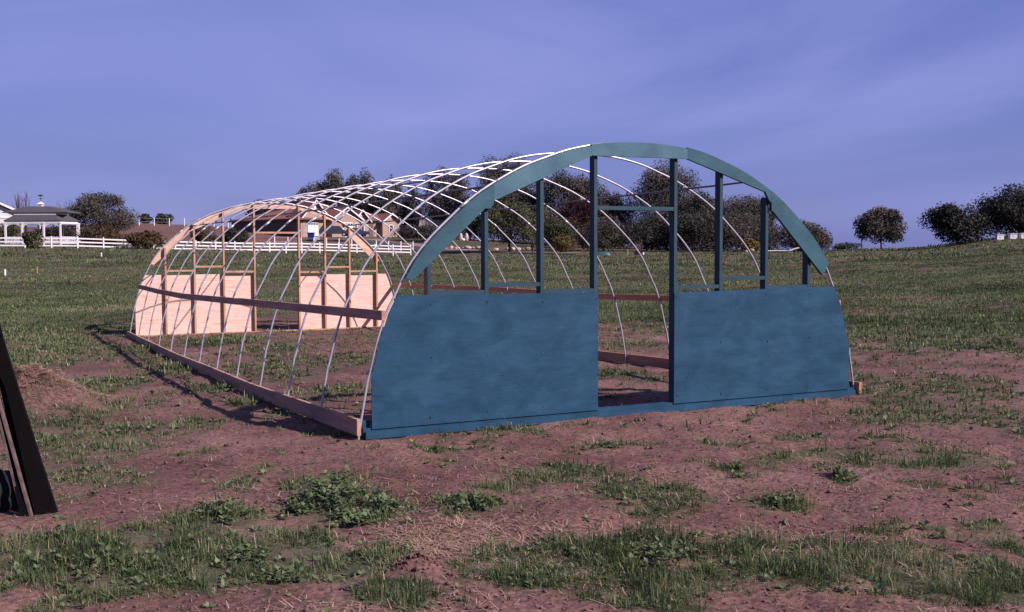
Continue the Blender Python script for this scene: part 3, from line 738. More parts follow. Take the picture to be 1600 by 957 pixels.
# ------------------------------------------------------------------ trees
def leafcloud(lobes, n, size, seed, squash=.75):
    """n small leaf-clump quads spread through ellipsoid lobes [(x,y,z,rx,ry,rz)]"""
    r = np.random.default_rng(seed); lob = np.array(lobes, float); vol = (lob[:, 3]*lob[:, 4]*lob[:, 5])**(.75); pick = r.choice(len(lob), n, p=vol/vol.sum())
    d = r.normal(size=(n, 3)); d /= np.linalg.norm(d, axis=1)[:, None]
    rad = np.clip(r.random(n)**.45*(1+r.normal(0, .07, n)), 0, 1.1)
    C = lob[pick, :3]+d*rad[:, None]*lob[pick, 3:]
    # thin the cloud with noise so gaps open up
    nn = fbm(C[:, 0]*1.1+C[:, 2]*.8+seed, C[:, 1]*1.1-C[:, 2]*.9, 3); k = (nn > .42) | (r.random(n) < .22); C = C[k]; d = d[k]; pick = pick[k]; n = len(C)
    nrm = r.normal(size=(n, 3))+d*.7+np.array([0, 0, .5]); nrm /= np.linalg.norm(nrm, axis=1)[:, None]
    a = np.cross(nrm, r.normal(size=(n, 3))); a /= np.linalg.norm(a, axis=1)[:, None]; b = np.cross(nrm, a)
    s = size*r.uniform(.5, 1.35, n)[:, None]
    V = np.stack([C-a*s, C+b*s*.6, C+a*s, C-b*s*.6], 1).reshape(-1, 3)
    lt = r.normal(0, .20, len(lob))
    T = np.clip(.42+r.normal(0, .2, n)+lt[pick], 0, 1)
    return V, np.repeat(T, 4), n
def tree(label, px, z, ytop, ybot, wpx, kind='oak', n=3500, trunk=.25, lobes=7, seed=1, name='tree', cat='tree', group=None, size=None, shape='round', base=None, ground=None, lean=0):
    """px column, z metres ahead, crown between photo rows ytop..ybot, wpx wide"""
    p = at(px, z); gz = float(G(p[0], p[1])) if ground is None else ground
    H = zat(ytop, z)-gz; W_ = wpx/F*z; cb = max(zat(ybot, z)-gz, .02)
    root = empty(name, (p[0], p[1], gz), 0, label, cat, group)
    r = random.Random(seed); L_ = []
    hh = H-cb
    W_ *= 1.0
    if shape == 'round':
        L_.append((0, 0, cb+hh*.5, W_*.36, W_*.36, hh*.44))
        for i in range(lobes):
            a = 6.283*i/lobes+r.uniform(-.4, .4); zz = r.uniform(.22, .80); k = math.sqrt(max(.05, 1-((zz-.45)/.62)**2)); rr = W_*.5*k
            lr = W_*r.uniform(.13, .21); L_.append((math.cos(a)*(rr-lr*.8), math.sin(a)*(rr-lr*.8), cb+hh*zz, lr, lr, min(lr*r.uniform(.7, 1), hh*.25)))
        L_.append((r.uniform(-.08, .08)*W_, 0, H-hh*.16, W_*.2, W_*.2, hh*.16))
        for i in range(4):
            a = r.uniform(0, 6.28); lr = W_*r.uniform(.08, .12); L_.append((math.cos(a)*W_*.24, math.sin(a)*W_*.24, H-hh*r.uniform(.10, .2), lr, lr, hh*.10))
    elif shape == 'tall':      # eucalyptus: a loose column of foliage carrying several upright plumes
        L_.append((0, 0, cb+hh*.34, W_*.34, W_*.34, hh*.36)); L_.append((W_*r.uniform(-.1, .1), 0, cb+hh*.60, W_*.26, W_*.26, hh*.24))
        for i in range(lobes):
            a = 6.283*i/lobes+r.uniform(-.5, .5); t = r.uniform(.10, .80); rr = W_*(.40-.20*t)*r.uniform(.6, 1); lr = W_*r.uniform(.10, .17)
            L_.append((math.cos(a)*rr, math.sin(a)*rr, cb+hh*t, lr, lr, hh*r.uniform(.10, .17)))
        for i in range(3+lobes//4):
            x = W_*r.uniform(-.30, .30); t = r.uniform(.70, .86)-abs(x)/W_*.25; lr = W_*r.uniform(.09, .15)
            L_.append((x, W_*r.uniform(-.2, .2), cb+hh*t, lr, lr, hh*r.uniform(.11, .17)))
        L_.append((W_*r.uniform(-.08, .08), 0, H-hh*.15, W_*.13, W_*.13, hh*.15))
    elif shape == 'bush':
        for i in range(lobes):
            x = W_*r.uniform(-.36, .36); lr = W_*r.uniform(.14, .24); L_.append((x, W_*r.uniform(-.25, .25), cb+hh*r.uniform(.25, .72), lr, lr, hh*r.uniform(.2, .32)))
        L_.append((0, 0, cb+hh*.45, W_*.38, W_*.34, hh*.45)); L_.append((W_*r.uniform(-.2, .2), 0, H-hh*.2, W_*.18, W_*.18, hh*.2))
    elif shape == 'cone':
        for i in range(lobes):
            t = (i+.5)/lobes; lr = W_*.5*(1.05-t); L_.append((r.uniform(-.05, .05)*W_, 0, cb+hh*t, lr, lr, hh/lobes*.55))
    if size is None: size = max(.12, z/F*1.35)
    kx = {'tall': 1.18, 'round': 1.16, 'bush': 1.15, 'cone': 1.1}[shape]
    L_ = [(a, b, c, rx*kx, ry*kx, rz_*min(kx, 1.25)) for a, b, c, rx, ry, rz_ in L_]
    tall_ = max(l[2]+l[5] for l in L_); fz = (H-cb*.5)/max(tall_-cb*.5, .1) if tall_ > H else 1
    L_ = [(a, b, cb*.5+(c-cb*.5)*fz, rx, ry, rz_*fz) for a, b, c, rx, ry, rz_ in L_]
    V, T, m_ = leafcloud(L_, int(n*2.7), size, seed)
    np_mesh('crown', V, np.full(m_, 4), np.arange(m_*4), LEAF[kind], parent=root, tint=T)
    tb = MB(); tr = max(.06, H*.022)*(trunk/.25)
    top = cb+hh*.55
    path = [(0, 0, -.15), (tr*.3, 0, max(cb*.5, .2)), (-tr*.4, tr*.3, cb+hh*.2), (tr*.3, 0, top)]
    tb.tube(path, [tr*1.35, tr, tr*.75, tr*.3], 8)
    for l in L_[:9]:
        s0 = Vector((0, 0, cb+hh*.08)) if cb > .3 else Vector((0, 0, hh*.15)); e = Vector(l[:3]); mid = (s0+e)*.5+Vector((0, 0, -.04*H))
        tb.tube([s0, mid, e], [tr*.5, tr*.33, tr*.12], 5)
    tb.build('trunk', BARK, root, smooth=True)
    return root
def bare_tree(label, px, z, ytop, wpx, seed, n=9, name='bare_tree', cat='tree', m_=None):
    p = at(px, z); gz = float(G(p[0], p[1])); H = zat(ytop, z)-gz; W_ = wpx/F*z
    r = random.Random(seed); mb = MB(); th = max(.035, H*.012)
    mb.tube([(0, 0, -.1), (.05, 0, H*.3), (-.05, 0, H*.55)], [th*1.6, th, th*.6], 6)
    for i in range(n):
        a = r.uniform(0, 6.28); s = Vector((0, 0, H*r.uniform(.18, .5))); e = Vector((math.cos(a)*W_*.5*r.uniform(.3, 1), math.sin(a)*W_*.5*r.uniform(.3, 1), H*r.uniform(.75, 1)))
        mid = s.lerp(e, .5)+Vector((math.cos(a)*W_*.08, 0, -H*.03)); mb.tube([s, mid, e], [th*.6, th*.4, th*.15], 4)
        for k in range(5):
            t = r.uniform(.35, .9); q = s.lerp(e, t); f = q+Vector((r.uniform(-1, 1)*W_*.16, r.uniform(-1, 1)*W_*.16, H*r.uniform(.06, .2)))
            mb.tube([q, (q+f)*.5+Vector((0, 0, .02)), f], [th*.3, th*.22, th*.1], 3)
    o = mb.build(name, m_ or TWIG); o.location = (p[0], p[1], gz)
    return tag(o, label, cat)
GB_ = 'trees beyond the field'
T_ = [
 # label, px, z, ytop, ybot, w, kind, n, extra
 ('dark conifer cut off by the left edge above the white barn', -4, 165, 283, 350, 30, 'dark', 1800, dict(shape='cone', lobes=7, name='conifer_tree')),
 ('big rounded dark oak right of the gazebo', 158, 150, 298, 376, 112, 'oak', 9000, dict(lobes=10, shape='round', name='oak_tree')),
 ('small far tree with a round head above the brown slope', 229, 232, 333, 352, 21, 'blue', 1300, dict(lobes=4, size=.25)),
 ('far double-headed tree right of the small round one on the brown slope', 257, 234, 333, 353, 30, 'blue', 1900, dict(lobes=6, size=.25, shape='bush')),
 ('rounded tree rising behind the dark end of the tan house', 416, 222, 311, 352, 66, 'oak', 3000, dict(lobes=7)),
 ('leaning ragged eucalyptus at the left end of the tall group', 490, 214, 284, 378, 50, 'euc', 3000, dict(shape='tall', lobes=8)),
 ('tallest narrow eucalyptus above the tan house roof', 528, 216, 260, 378, 54, 'euc', 4200, dict(shape='tall', lobes=9)),
 ('tall eucalyptus just right of the tallest one above the tan house', 568, 218, 261, 378, 56, 'euc', 4200, dict(shape='tall', lobes=9)),
 ('lower rounded tree above the right wing of the tan house', 610, 212, 273, 378, 50, 'oak', 3000, dict(shape='tall', lobes=8)),
 ('short dark tree over the hedge beside the tan house', 644, 205, 288, 372, 42, 'dark', 2600, dict(shape='tall', lobes=7)),
 ('broad eucalyptus seen through the roof pipes above the shed', 698, 196, 260, 372, 78, 'euc', 7600, dict(shape='tall', lobes=11)),
 ('tall flat-topped eucalyptus crowning the left of the painted arch', 798, 188, 236, 388, 104, 'euc', 11000, dict(shape='tall', lobes=13)),
 ('dark tree filling in behind the flat-topped eucalyptus', 752, 192, 290, 372, 60, 'dark', 3600, dict(shape='round', lobes=8)),
 ('tall eucalyptus seen between the second and third painted studs', 880, 178, 262, 396, 96, 'euc', 10000, dict(shape='tall', lobes=12)),
 ('slim eucalyptus just left of the doorway', 926, 182, 268, 396, 56, 'euc', 5200, dict(shape='tall', lobes=9)),
 ('young pointed tree low inside the doorway gap', 958, 176, 298, 398, 62, 'oak', 5000, dict(shape='tall', lobes=8)),
 ('tallest eucalyptus of the grove, right of the doorway middle', 1040, 172, 247, 394, 122, 'euc', 13500, dict(shape='tall', lobes=15)),
 ('wide dark tree closing the right end of the grove', 1150, 168, 306, 400, 122, 'oak', 11000, dict(shape='round', lobes=10)),
 ('rounded dark tree between the tallest eucalyptus and the wide right-hand tree', 1096, 166, 298, 400, 78, 'oak', 6500, dict(shape='tall', lobes=9)),
 ('dark tree at the far right end of the grove beside the sloping arch board', 1192, 164, 318, 400, 52, 'oak', 4000, dict(shape='tall', lobes=8)),
 ('dark tree filling the gap below the flat-topped eucalyptus', 838, 180, 290, 398, 70, 'dark', 5200, dict(shape='tall', lobes=9)),
 ('short ragged eucalyptus between the leaning one and the tallest one', 508, 219, 277, 378, 40, 'euc', 2800, dict(shape='tall', lobes=8)),
 ('eucalyptus filling the gap between the two tallest above the tan house', 549, 221, 279, 378, 44, 'euc', 3000, dict(shape='tall', lobes=8)),
 ('low dark tree at the foot of the leaning eucalyptus', 474, 224, 300, 372, 40, 'dark', 2200, dict(shape='bush', lobes=8)),
 ('wide dark tree massed behind the tan house roof below the tallest eucalyptus', 545, 226, 292, 372, 96, 'dark', 5200, dict(shape='bush', lobes=12)),
 ('wide dark tree massed behind the right wing of the tan house', 622, 214, 300, 372, 74, 'dark', 4200, dict(shape='bush', lobes=10)),
 ('dark tree seen just left of the painted arch above the standing stones', 735, 190, 312, 380, 80, 'dark', 5000, dict(shape='bush', lobes=10)),
 ('maroon-leaved tree among the green ones left of the doorway', 912, 162, 304, 375, 62, 'red', 3400, dict(shape='round', lobes=7)),
 ('bushy olive tree on a short trunk behind the driveway', 796, 141, 312, 384, 104, 'olive', 6800, dict(shape='round', lobes=10, trunk=.3)),
 ('low dark tree below the maroon one at the field edge', 872, 150, 338, 398, 74, 'olive', 3800, dict(shape='bush', lobes=8)),
 ('low bushy tree behind the left doorway stud', 942, 148, 336, 400, 80, 'oak', 4200, dict(shape='bush', lobes=8)),
 ('low dark bushy tree in the middle of the doorway', 1010, 149, 330, 400, 86, 'dark', 4600, dict(shape='bush', lobes=9)),
 ('low dark bushy tree right of the doorway post', 1082, 148, 326, 400, 92, 'dark', 5000, dict(shape='bush', lobes=9)),
 ('low brownish tree between the two right-hand studs', 1160, 150, 332, 400, 96, 'oak', 4800, dict(shape='bush', lobes=9)),
 ('yellowish shrub at the field edge near the right studs', 1175, 139, 374, 398, 30, 'gold', 900, dict(shape='bush', lobes=5, name='shrub', cat='shrub')),
 ('yellowish shrub low against the dark trees left of the doorway', 884, 142, 366, 394, 44, 'gold', 1200, dict(shape='bush', lobes=5, name='shrub', cat='shrub')),
 ('dark hedge behind the bench beside the driveway', 668, 172, 350, 374, 112, 'dark', 4200, dict(shape='bush', lobes=12, name='hedge', cat='hedge')),
 ('broad round dark tree with a crooked top twig right of the painted arch', 1251, 140, 344, 394, 108, 'oak', 7600, dict(shape='bush', lobes=9)),
 ('low bluish shrub row at the foot of the broad round tree', 1322, 150, 380, 397, 52, 'blue', 1400, dict(shape='bush', lobes=7, name='shrub', cat='shrub')),
 ('solitary round tree on a short trunk on the skyline', 1376, 119, 325, 383, 76, 'oak', 5200, dict(shape='round', lobes=10, trunk=.22)),
 ('dense round oak reaching the ground on the right skyline', 1497, 103, 318, 386, 96, 'dark', 7200, dict(shape='bush', lobes=12, name='oak_tree')),
 ('large dark oak cut by the right edge above the white boxes', 1594, 112, 289, 376, 156, 'dark', 12500, dict(shape='bush', lobes=14, name='oak_tree')),
 ('dark green shrub in front of the gazebo railing', 55, 108, 356, 386, 34, 'olive', 1500, dict(shape='bush', lobes=6, name='shrub', cat='shrub')),
 ('dark shrub mass seen through the open sides of the gazebo', 96, 134, 350, 380, 66, 'dark', 2400, dict(shape='bush', lobes=8, name='shrub', cat='shrub')),
 ('green shrub seen through the left bay of the gazebo in front of the barn', 12, 133, 345, 380, 46, 'olive', 1900, dict(shape='bush', lobes=7, name='shrub', cat='shrub')),
 ('brown-leaved shrub under the big oak behind the white fence', 155, 118, 348, 386, 82, 'brown', 2900, dict(shape='bush', lobes=9, name='shrub', cat='shrub')),
 ('reddish brown shrub overlapping the white fence left of the hoop house', 232, 113, 358, 388, 62, 'brown', 2400, dict(shape='bush', lobes=8, name='shrub', cat='shrub')),
 ('dark shrub seen through the left end of the far plywood wall', 322, 140, 350, 386, 46, 'brown', 1800, dict(shape='bush', lobes=6, name='shrub', cat='shrub')),
 ('dark shrub beside the dark end wall of the tan house', 366, 146, 354, 386, 42, 'dark', 1600, dict(shape='bush', lobes=6, name='shrub', cat='shrub')),
]
for i, (lab, px, z, yt, yb, w, kd, n, ex) in enumerate(T_):
    if 460 < px < 1215 and ex.get('name') not in ('shrub', 'hedge') and px != 796: w *= 1.28; n = int(n*1.3)
    ex = dict(ex); ex.setdefault('name', 'eucalyptus_tree' if kd == 'euc' else 'tree')
    tree(lab, px, z, yt, yb, w, kd, n, seed=31+i*7, group='shrubs along the fence and field edge' if ex['name'] == 'shrub' else GB_, **ex)
bare_tree('leafless reddish tree behind the gazebo roof', 38, 160, 297, 36, 5, n=16)
bare_tree('thin leafless tree at the left side of the big oak', 101, 152, 310, 24, 9, n=12)
bare_tree('small twiggy tree left of the far plywood wall on the slope', 309, 190, 341, 20, 12, n=10)
bare_tree('pale slender leafless sapling in front of the dark trees in the doorway', 997, 138, 377, 18, 15, n=6, m_=mat('pale twig', (.30, .22, .20), (.2, .15, .14)))

# ------------------------------------------------------------------ white rail fence
def rail_fence():
    pts = [(-130, 108), (0, 110), (120, 112), (250, 116), (380, 124), (480, 132), (560, 136), (642, 140)]
    xs = np.array([at(a, b) for a, b in pts]); seg = np.hypot(*(xs[1:]-xs[:-1]).T); cum = np.concatenate([[0], np.cumsum(seg)])
    tot = cum[-1]; n = int(tot/2.45); ts = np.linspace(0, tot, n+1)
    P = [(float(np.interp(t, cum, xs[:, 0])), float(np.interp(t, cum, xs[:, 1]))) for t in ts]
    pc = [p for p, _ in pts]; ytops = [366.5, 368, 369, 374, 377.5, 378.5, 381, 383.5]
    base = []
    for (x, y), t in zip(P, ts):
        # rail height follows the lie of the land
        z = (np.array([x, y])-CAM[:2])@FH; px = 800+F*((np.array([x, y])-CAM[:2])@RH)/z
        top = zat(float(np.interp(px, pc, ytops)), z); base.append(min(top-1.12, float(G(x, y))+.15))
        base[-1] = top-1.12
    root = empty('rail_fence', (P[0][0], P[0][1], base[0]), 0, 'long white three-rail fence crossing the far side of the field', 'fence')
    o = Vector((P[0][0], P[0][1], base[0]))
    for (x, y), b in zip(P, base):
        g = min(float(G(x, y))-.2, b); m_ = MB(); m_.box(x-.065-o.x, x+.065-o.x, y-.065-o.y, y+.065-o.y, g-o.z, b+1.15-o.z)
        m_.add([(x-.08-o.x, y-.08-o.y, b+1.15-o.z), (x+.08-o.x, y-.08-o.y, b+1.15-o.z), (x+.08-o.x, y+.08-o.y, b+1.15-o.z), (x-.08-o.x, y+.08-o.y, b+1.15-o.z), (x-o.x, y-o.y, b+1.23-o.z)], [(0,1,4),(1,2,4),(2,3,4),(3,0,4),(3,2,1,0)])
        m_.build('post', WHITE, root)
    for h in (1.06, .68, .30):
        path = [(x-o.x, y-o.y, b+h-o.z) for (x, y), b in zip(P, base)]
        MB().strip(path, .045, .14).build('rail', WHITE, root)
rail_fence()
def wire_fence(label, pts, hgt, step, name='wire_fence', rails=(.95, .5), mt=None):
    mt = mt or WHITE
    xs = np.array([at(a, b) for a, b in pts]); seg = np.hypot(*(xs[1:]-xs[:-1]).T); cum = np.concatenate([[0], np.cumsum(seg)]); n = max(1, int(cum[-1]/step)); ts = np.linspace(0, cum[-1], n+1)
    P = [(float(np.interp(t, cum, xs[:, 0])), float(np.interp(t, cum, xs[:, 1]))) for t in ts]; B = [float(G(x, y)) for x, y in P]
    root = empty(name, (P[0][0], P[0][1], B[0]), 0, label, 'fence'); o = (P[0][0], P[0][1], B[0])
    for (x, y), b in zip(P, B):
        MB().box(x-.06-o[0], x+.06-o[0], y-.06-o[1], y+.06-o[1], b-.2-o[2], b+hgt-o[2]).build('post', mt, root)
    for h in rails:
        MB().strip([(x-o[0], y-o[1], b+hgt*h-o[2]) for (x, y), b in zip(P, B)], .02, .045).build('wire', MATS.get('fence wire') or mat('fence wire', (.35, .33, .36), (.28, .27, .29)), root)
wire_fence('wire paddock fence with white posts below the tan house', [(430, 152), (480, 153), (560, 152), (640, 150), (664, 149)], 1.35, 1.75)
wire_fence('distant paddock fence with white posts on the brown slope', [(196, 205), (262, 206), (320, 208), (380, 212)], 1.5, 2.6)

# ------------------------------------------------------------------ gazebo, barn
def face_frame(px, z, yaw=0):
    p = at(px, z); return p, float(G(p[0], p[1])), -YAW+yaw      # local x to the picture's right, local y away
def gazebo():
    p, g, rz = face_frame(67, 124, math.radians(-3))
    base = zat(379.5, 124)
    root = empty('gazebo', (p[0], p[1], base), rz, 'white gazebo with two-tier grey roof and little cupola behind the white fence', 'gazebo')
    d, h = 2.3, 2.42
    ring = [(-3.05, -d), (3.35, -d), (4.25, 0), (3.35, d), (-3.05, d), (-4.15, 0)]
    posts = ring+[(-1.1, -d), (1.42, -d), (-1.1, d), (1.42, d)]
    for (x, y) in posts:
        m_ = MB(); m_.box(x-.09, x+.09, y-.09, y+.09, -.5, h); m_.box(x-.12, x+.12, y-.12, y+.12, h-.12, h+.002); m_.box(x-.12, x+.12, y-.12, y+.12, -.5, -.2)
        m_.build('post', WHITE, root)
    for x0, x1 in [(-3.05, -1.1), (-1.1, 1.42), (1.42, 3.35)]:
        for xa, sg in ((x0+.09, 1), (x1-.09, -1)):
            pts = [(xa, h-.75), (xa+sg*.10, h-.48), (xa+sg*.30, h-.30), (xa+sg*.55, h-.24), (xa+sg*.55, h-.13), (xa, h-.13)]
            if sg < 0: pts = pts[::-1]
            MB().prism(pts, -d-.03, -d+.03).build('bracket', WHITE, root)
    f = MB(); r = MB()
    for i in range(6):
        a, b = Vector((*ring[i], 0)), Vector((*ring[(i+1) % 6], 0)); Ls = (b-a).length
        f.strip([a+Vector((0, 0, h+.17)), b+Vector((0, 0, h+.17))], .10, .29)
        k = .15
        while k < Ls:
            c = a.lerp(b, k/Ls); f.box(c.x-.03, c.x+.03, c.y-.03, c.y+.03, h-.23, h-.125); k += .18
        if i != 0 : rails_ = [(0, 1)]
        else: rails_ = [(0, (2.0)/6.4), ((4.47)/6.4, 1)]
        for t0, t1 in rails_:
            q0, q1 = a.lerp(b, t0), a.lerp(b, t1); r.strip([q0+Vector((0, 0, .82)), q1+Vector((0, 0, .82))], .07, .08); r.strip([q0+Vector((0, 0, .1)), q1+Vector((0, 0, .1))], .06, .07)
            n_ = int((q1-q0).length/.16)
            for k in range(1, n_):
                c = q0.lerp(q1, k/n_); r.box(c.x-.03, c.x+.03, c.y-.03, c.y+.03, .03, .74)
    f.build('frieze', WHITE, root); r.build('railing', WHITE, root)
    def hexroof(k, z0, z1, kk):
        a = [(x*k if abs(x) > 4 else x+math.copysign(k-1, x)*3, y*k) for x, y in ring]; b = [(x*kk*.9, y*kk) for x, y in ring]
        vs = [(x, y, z0) for x, y in a]+[(x, y, z1) for x, y in b]+[(x, y, z0-.07) for x, y in a]
        fs = [(i, (i+1) % 6, (i+1) % 6+6, i+6) for i in range(6)]+[(i+12, (i+1) % 6+12, (i+1) % 6, i) for i in range(6)]+[tuple(range(6, 12)), tuple(range(17, 11, -1))]
        return MB().add(vs, fs)
    rf = hexroof(1.05, h+.25, h+.90, .80).build('roof', SHINGLE, root)
    MB().add([(x*.76, y*.76, z) for z in (h+.905, h+1.13) for x, y in ring], [(i, (i+1) % 6, (i+1) % 6+6, i+6) for i in range(6)]+[tuple(range(5, -1, -1)), tuple(range(6, 12))]).build('roof_wall', WHITE, rf)
    hexroof(.80, h+1.21, h+1.90, .40).build('upper_roof', SHINGLE, rf)
    cp = MB(); cp.box(-.22, .22, -.22, .22, h+1.8, h+2.16); cp.add([(-.32,-.32,h+2.163),(.32,-.32,h+2.163),(.32,.32,h+2.163),(-.32,.32,h+2.163),(0,0,h+2.5)], [(0,1,4),(1,2,4),(2,3,4),(3,0,4),(3,2,1,0)])
    c = cp.build('cupola', WHITE, root)
    wv = MB(); wv.tube([(0,0,h+2.4),(0,0,h+3.35)], .03, 5); wv.prism([(-.36,h+3.12),(-.12,h+3.10),(.1,h+3.08),(.3,h+3.20),(.22,h+3.28),(.05,h+3.20),(-.02,h+3.24),(-.2,h+3.26)], -.02, .02); wv.tube([(-.25,0,h+2.85),(.25,0,h+2.85)], .02, 4)
    wv.build('weathervane', BLACKM, c)
gazebo()
def barn():
    p, g, rz = face_frame(-40, 140, math.radians(26.5)); base = zat(384, 140)
    root = empty('barn', (p[0], p[1], base), rz, 'white sided barn with low gable roof at the far left edge', 'barn')
    # gable end faces the camera; half width 6.5 m
    ridge = zat(295, 140)-base; eave = zat(326.5, 140)-base; x1 = (33+40)/F*140*.89; x0 = -x1
    rx = 0
    wl_ = MB().prism([(x0, -1), (x1-.3, -1), (x1-.3, eave-.3), (rx, ridge-.3), (x0, eave-.3)], 0, 9).build('wall', SIDING, root)
    ss = MB(); ss.prism([(x1, eave-.2), (x1, eave), (rx, ridge), (rx, ridge-.2)], -.5, 9.4); ss.prism([(rx, ridge-.2), (rx, ridge), (x0, eave), (x0, eave-.2)], -.5, 9.4)
    rf = ss.build('roof', SHINGLE, root)
    tr = MB(); tr.prism([(x1+.02, eave-.28), (x1+.02, eave+.02), (rx, ridge+.03), (rx, ridge-.27)], -.58, -.505); tr.prism([(rx, ridge-.27), (rx, ridge+.03), (x0, eave+.02), (x0, eave-.28)], -.58, -.505)
    tr.build('gable_trim', WHITE, rf)
    # long low wing running right with a white eave
    xe = (76+40)/F*140*.89
    MB().box(xe-.5, xe-.3, 3, 8.5, -1, eave-.35).build('wing_wall', SIDING, root)
    MB().box(x1+.03, xe, 2.3, 9, eave-.33, eave-.05).build('wing_fascia', WHITE, root)
    # sliding door with frame
    dx = (7+40)/F*140; d = MB(); d.box(dx-.1, dx+1.0-.05, -.03, -.003, 0, zat(337, 140)-base-.12); dd = d.build('door', MATS.get('door panel') or mat('door panel', (.50, .51, .57), (.44, .45, .5), nscale=1), root)
    t = MB(); t.box(dx-.7, dx+1.2, -.08, -.033, zat(337, 140)-base-.11, zat(335.5, 140)-base+.02); t.box(dx+.955, dx+1.02, -.08, -.033, 0, zat(337, 140)-base-.12); t.build('door_frame', WHITE, dd)
barn()

# ------------------------------------------------------------------ tan house
def tan_house():
    K = at(471, 176); P1 = at(384, 196); P2 = at(624, 189)
    u = (P2-K); Lu = np.hypot(*u); u = u/Lu; v = P1-K; v = v-u*(v@u); Lv = np.hypot(*v)
    rz = math.atan2(u[1], u[0]); base = zat(367, 178)
    root = empty('house', (K[0], K[1], base), rz, 'tan stucco house with red tile roofs, white garage doors and a long shaded side wall', 'house')
    h = 2.75
    def pxu(px):   # distance along the front wall seen at column px
        d = FH+RH*((px-800)/F); A = np.array([[d[0], -u[0]], [d[1], -u[1]]]); t = np.linalg.solve(A, K-CAM[:2]); return float(t[1])
    sgn = 1
    w_ = MB().box(0, Lu, 0, Lv, -2.5, h).build('wall', STUCCO, root)
    e = .6; hr = h+3.0; k = min(Lu, Lv)/2
    vs = [(-e,-e,h),(Lu+e,-e,h),(Lu+e,Lv+e,h),(-e,Lv+e,h)]
    if Lv > Lu: r0, r1 = (Lu/2, Lu/2, hr), (Lu/2, Lv-Lu/2, hr)
    else: r0, r1 = (Lv/2, Lv/2, hr), (Lu-Lv/2, Lv/2, hr)
    if Lv > Lu: fs = [(0,1,4),(1,2,5,4),(2,3,5),(3,0,4,5),(3,2,1,0)]
    else: fs = [(0,1,5,4),(1,2,5),(2,3,4,5),(3,0,4),(3,2,1,0)]
    rf = MB().add(vs+[r0, r1], fs).build('roof', TILE, root)
    MB().box(-e-.02, Lu+e+.02, -e-.1, -e-.01, h-.22, h+.02).build('fascia', PALEB if False else MATS['brown and shaded stucco'], rf)
    MB().box(-e-.1, -e-.01, -e-.01, Lv+e, h-.22, h+.02).build('fascia', MATS['brown and shaded stucco'], rf)
    MB().box(-.06, -.004, .6, Lv-.4, -2.4, h-.3).build('side_wall_shade', STUCCOD, root)  # sheet of darkened stucco; the wall's shade is put into its colour
    def gable(px0, px1, out, hg, zb, lab=None):
        a, b = pxu(px0), pxu(px1); c = (a+b)/2; y0 = -out
        g = MB().prism([(a, -2.5), (b, -2.5), (b, zb), (c, zb+hg), (a, zb)], y0, y0+out+3.5); gg = g.build('gable_wall', STUCCO, root)
        r = MB(); o_ = .45; sl = hg/(c-a)
        r.prism([(a-o_, zb-o_*sl+.02), (c, zb+hg+.02), (c, zb+hg+.22), (a-o_, zb-o_*sl+.22)], y0-.5, y0+out+4.5); r.prism([(c, zb+hg+.02), (b+o_, zb-o_*sl+.02), (b+o_, zb-o_*sl+.22), (c, zb+hg+.22)], y0-.5, y0+out+4.5)
        r.build('gable_roof', TILE, gg)
        t = MB(); t.prism([(a-o_-.03, zb-o_*sl-.02), (c, zb+hg-.02), (c, zb+hg+.25), (a-o_-.03, zb-o_*sl+.25)], y0-.60, y0-.505); t.prism([(c, zb+hg-.02), (b+o_+.03, zb-o_*sl-.02), (b+o_+.03, zb-o_*sl+.25), (c, zb+hg+.25)], y0-.60, y0-.505)
        t.build('gable_trim', WHITE, gg)
        vn = MB().prism([(c-.22, zb+hg*.45), (c+.22, zb+hg*.45), (c+.22, zb+hg*.62), (c, zb+hg*.75), (c-.22, zb+hg*.62)], y0-.05, y0-.004); vn.build('gable_vent', WHITE, gg)
        return a, b, c, y0
    def pane(name, x0, x1, z0, z1, y, m_, frame=True, parent=None, bars=0):
        o = MB().box(x0, x1, y-.06, y-.01, z0, z1).build(name, m_, parent or root)
        if frame:
            f = MB(); f.box(x0-.12, x0, y-.09, y-.01, z0, z1); f.box(x1, x1+.12, y-.09, y-.01, z0, z1); f.box(x0-.12, x1+.12, y-.09, y-.01, z1, z1+.12); f.box(x0-.12, x1+.12, y-.09, y-.01, z0-.12, z0)
            for i in range(bars): xx = x0+(x1-x0)*(i+1)/(bars+1); f.box(xx-.03, xx+.03, y-.085, y-.065, z0, z1)
            f.build('frame', WHITE, o)
        return o
    gable(474, 512, .0+.05, 2.6, h+.3)
    a, b, c, y0 = gable(512, 556, 1.6, 1.9, h-.1)
    gable(552, 573, .6, 1.5, h-.1)
    a4, b4, c4, y4 = gable(592, 618, 1.3, 1.25, h-.35)
    def garage(x0, x1, y):
        d = MB().box(x0, x1, y-.06, y-.01, -2.0, 2.15).build('garage_door', WHITE, root)
        for i in range(4):
            xx = x0+(x1-x0)*(i+.5)/4; MB().box(xx-.2, xx+.2, y-.075, y-.062, 1.72, 1.98).build('door_window', GLASS, d)
    garage(pxu(482), pxu(498), -.05)
    garage(pxu(528), pxu(544), y0)
    dr = pane('door', pxu(559), pxu(566), -.1, 2.0, -.62, GLASS, bars=1)
    pane('window', pxu(547.5), pxu(550), .6, 2.0, y0, GLASS)
    MB().box(pxu(585.5), pxu(592), -.08, -.01, -.6, 2.05).build('door', MATS.get('tan door') or mat('tan door', (.45, .33, .28), (.40, .29, .25)), root)
    MB().box(pxu(577), pxu(584), -.05, -.01, -.6, 2.05).build('recess_shade', MATS['brown and shaded stucco'], root)  # flat panel; the opening's shade is painted as a dark colour
    pane('window', c4-.35, c4+.35, .55, 1.75, y4, GLASS, bars=0)
tan_house()
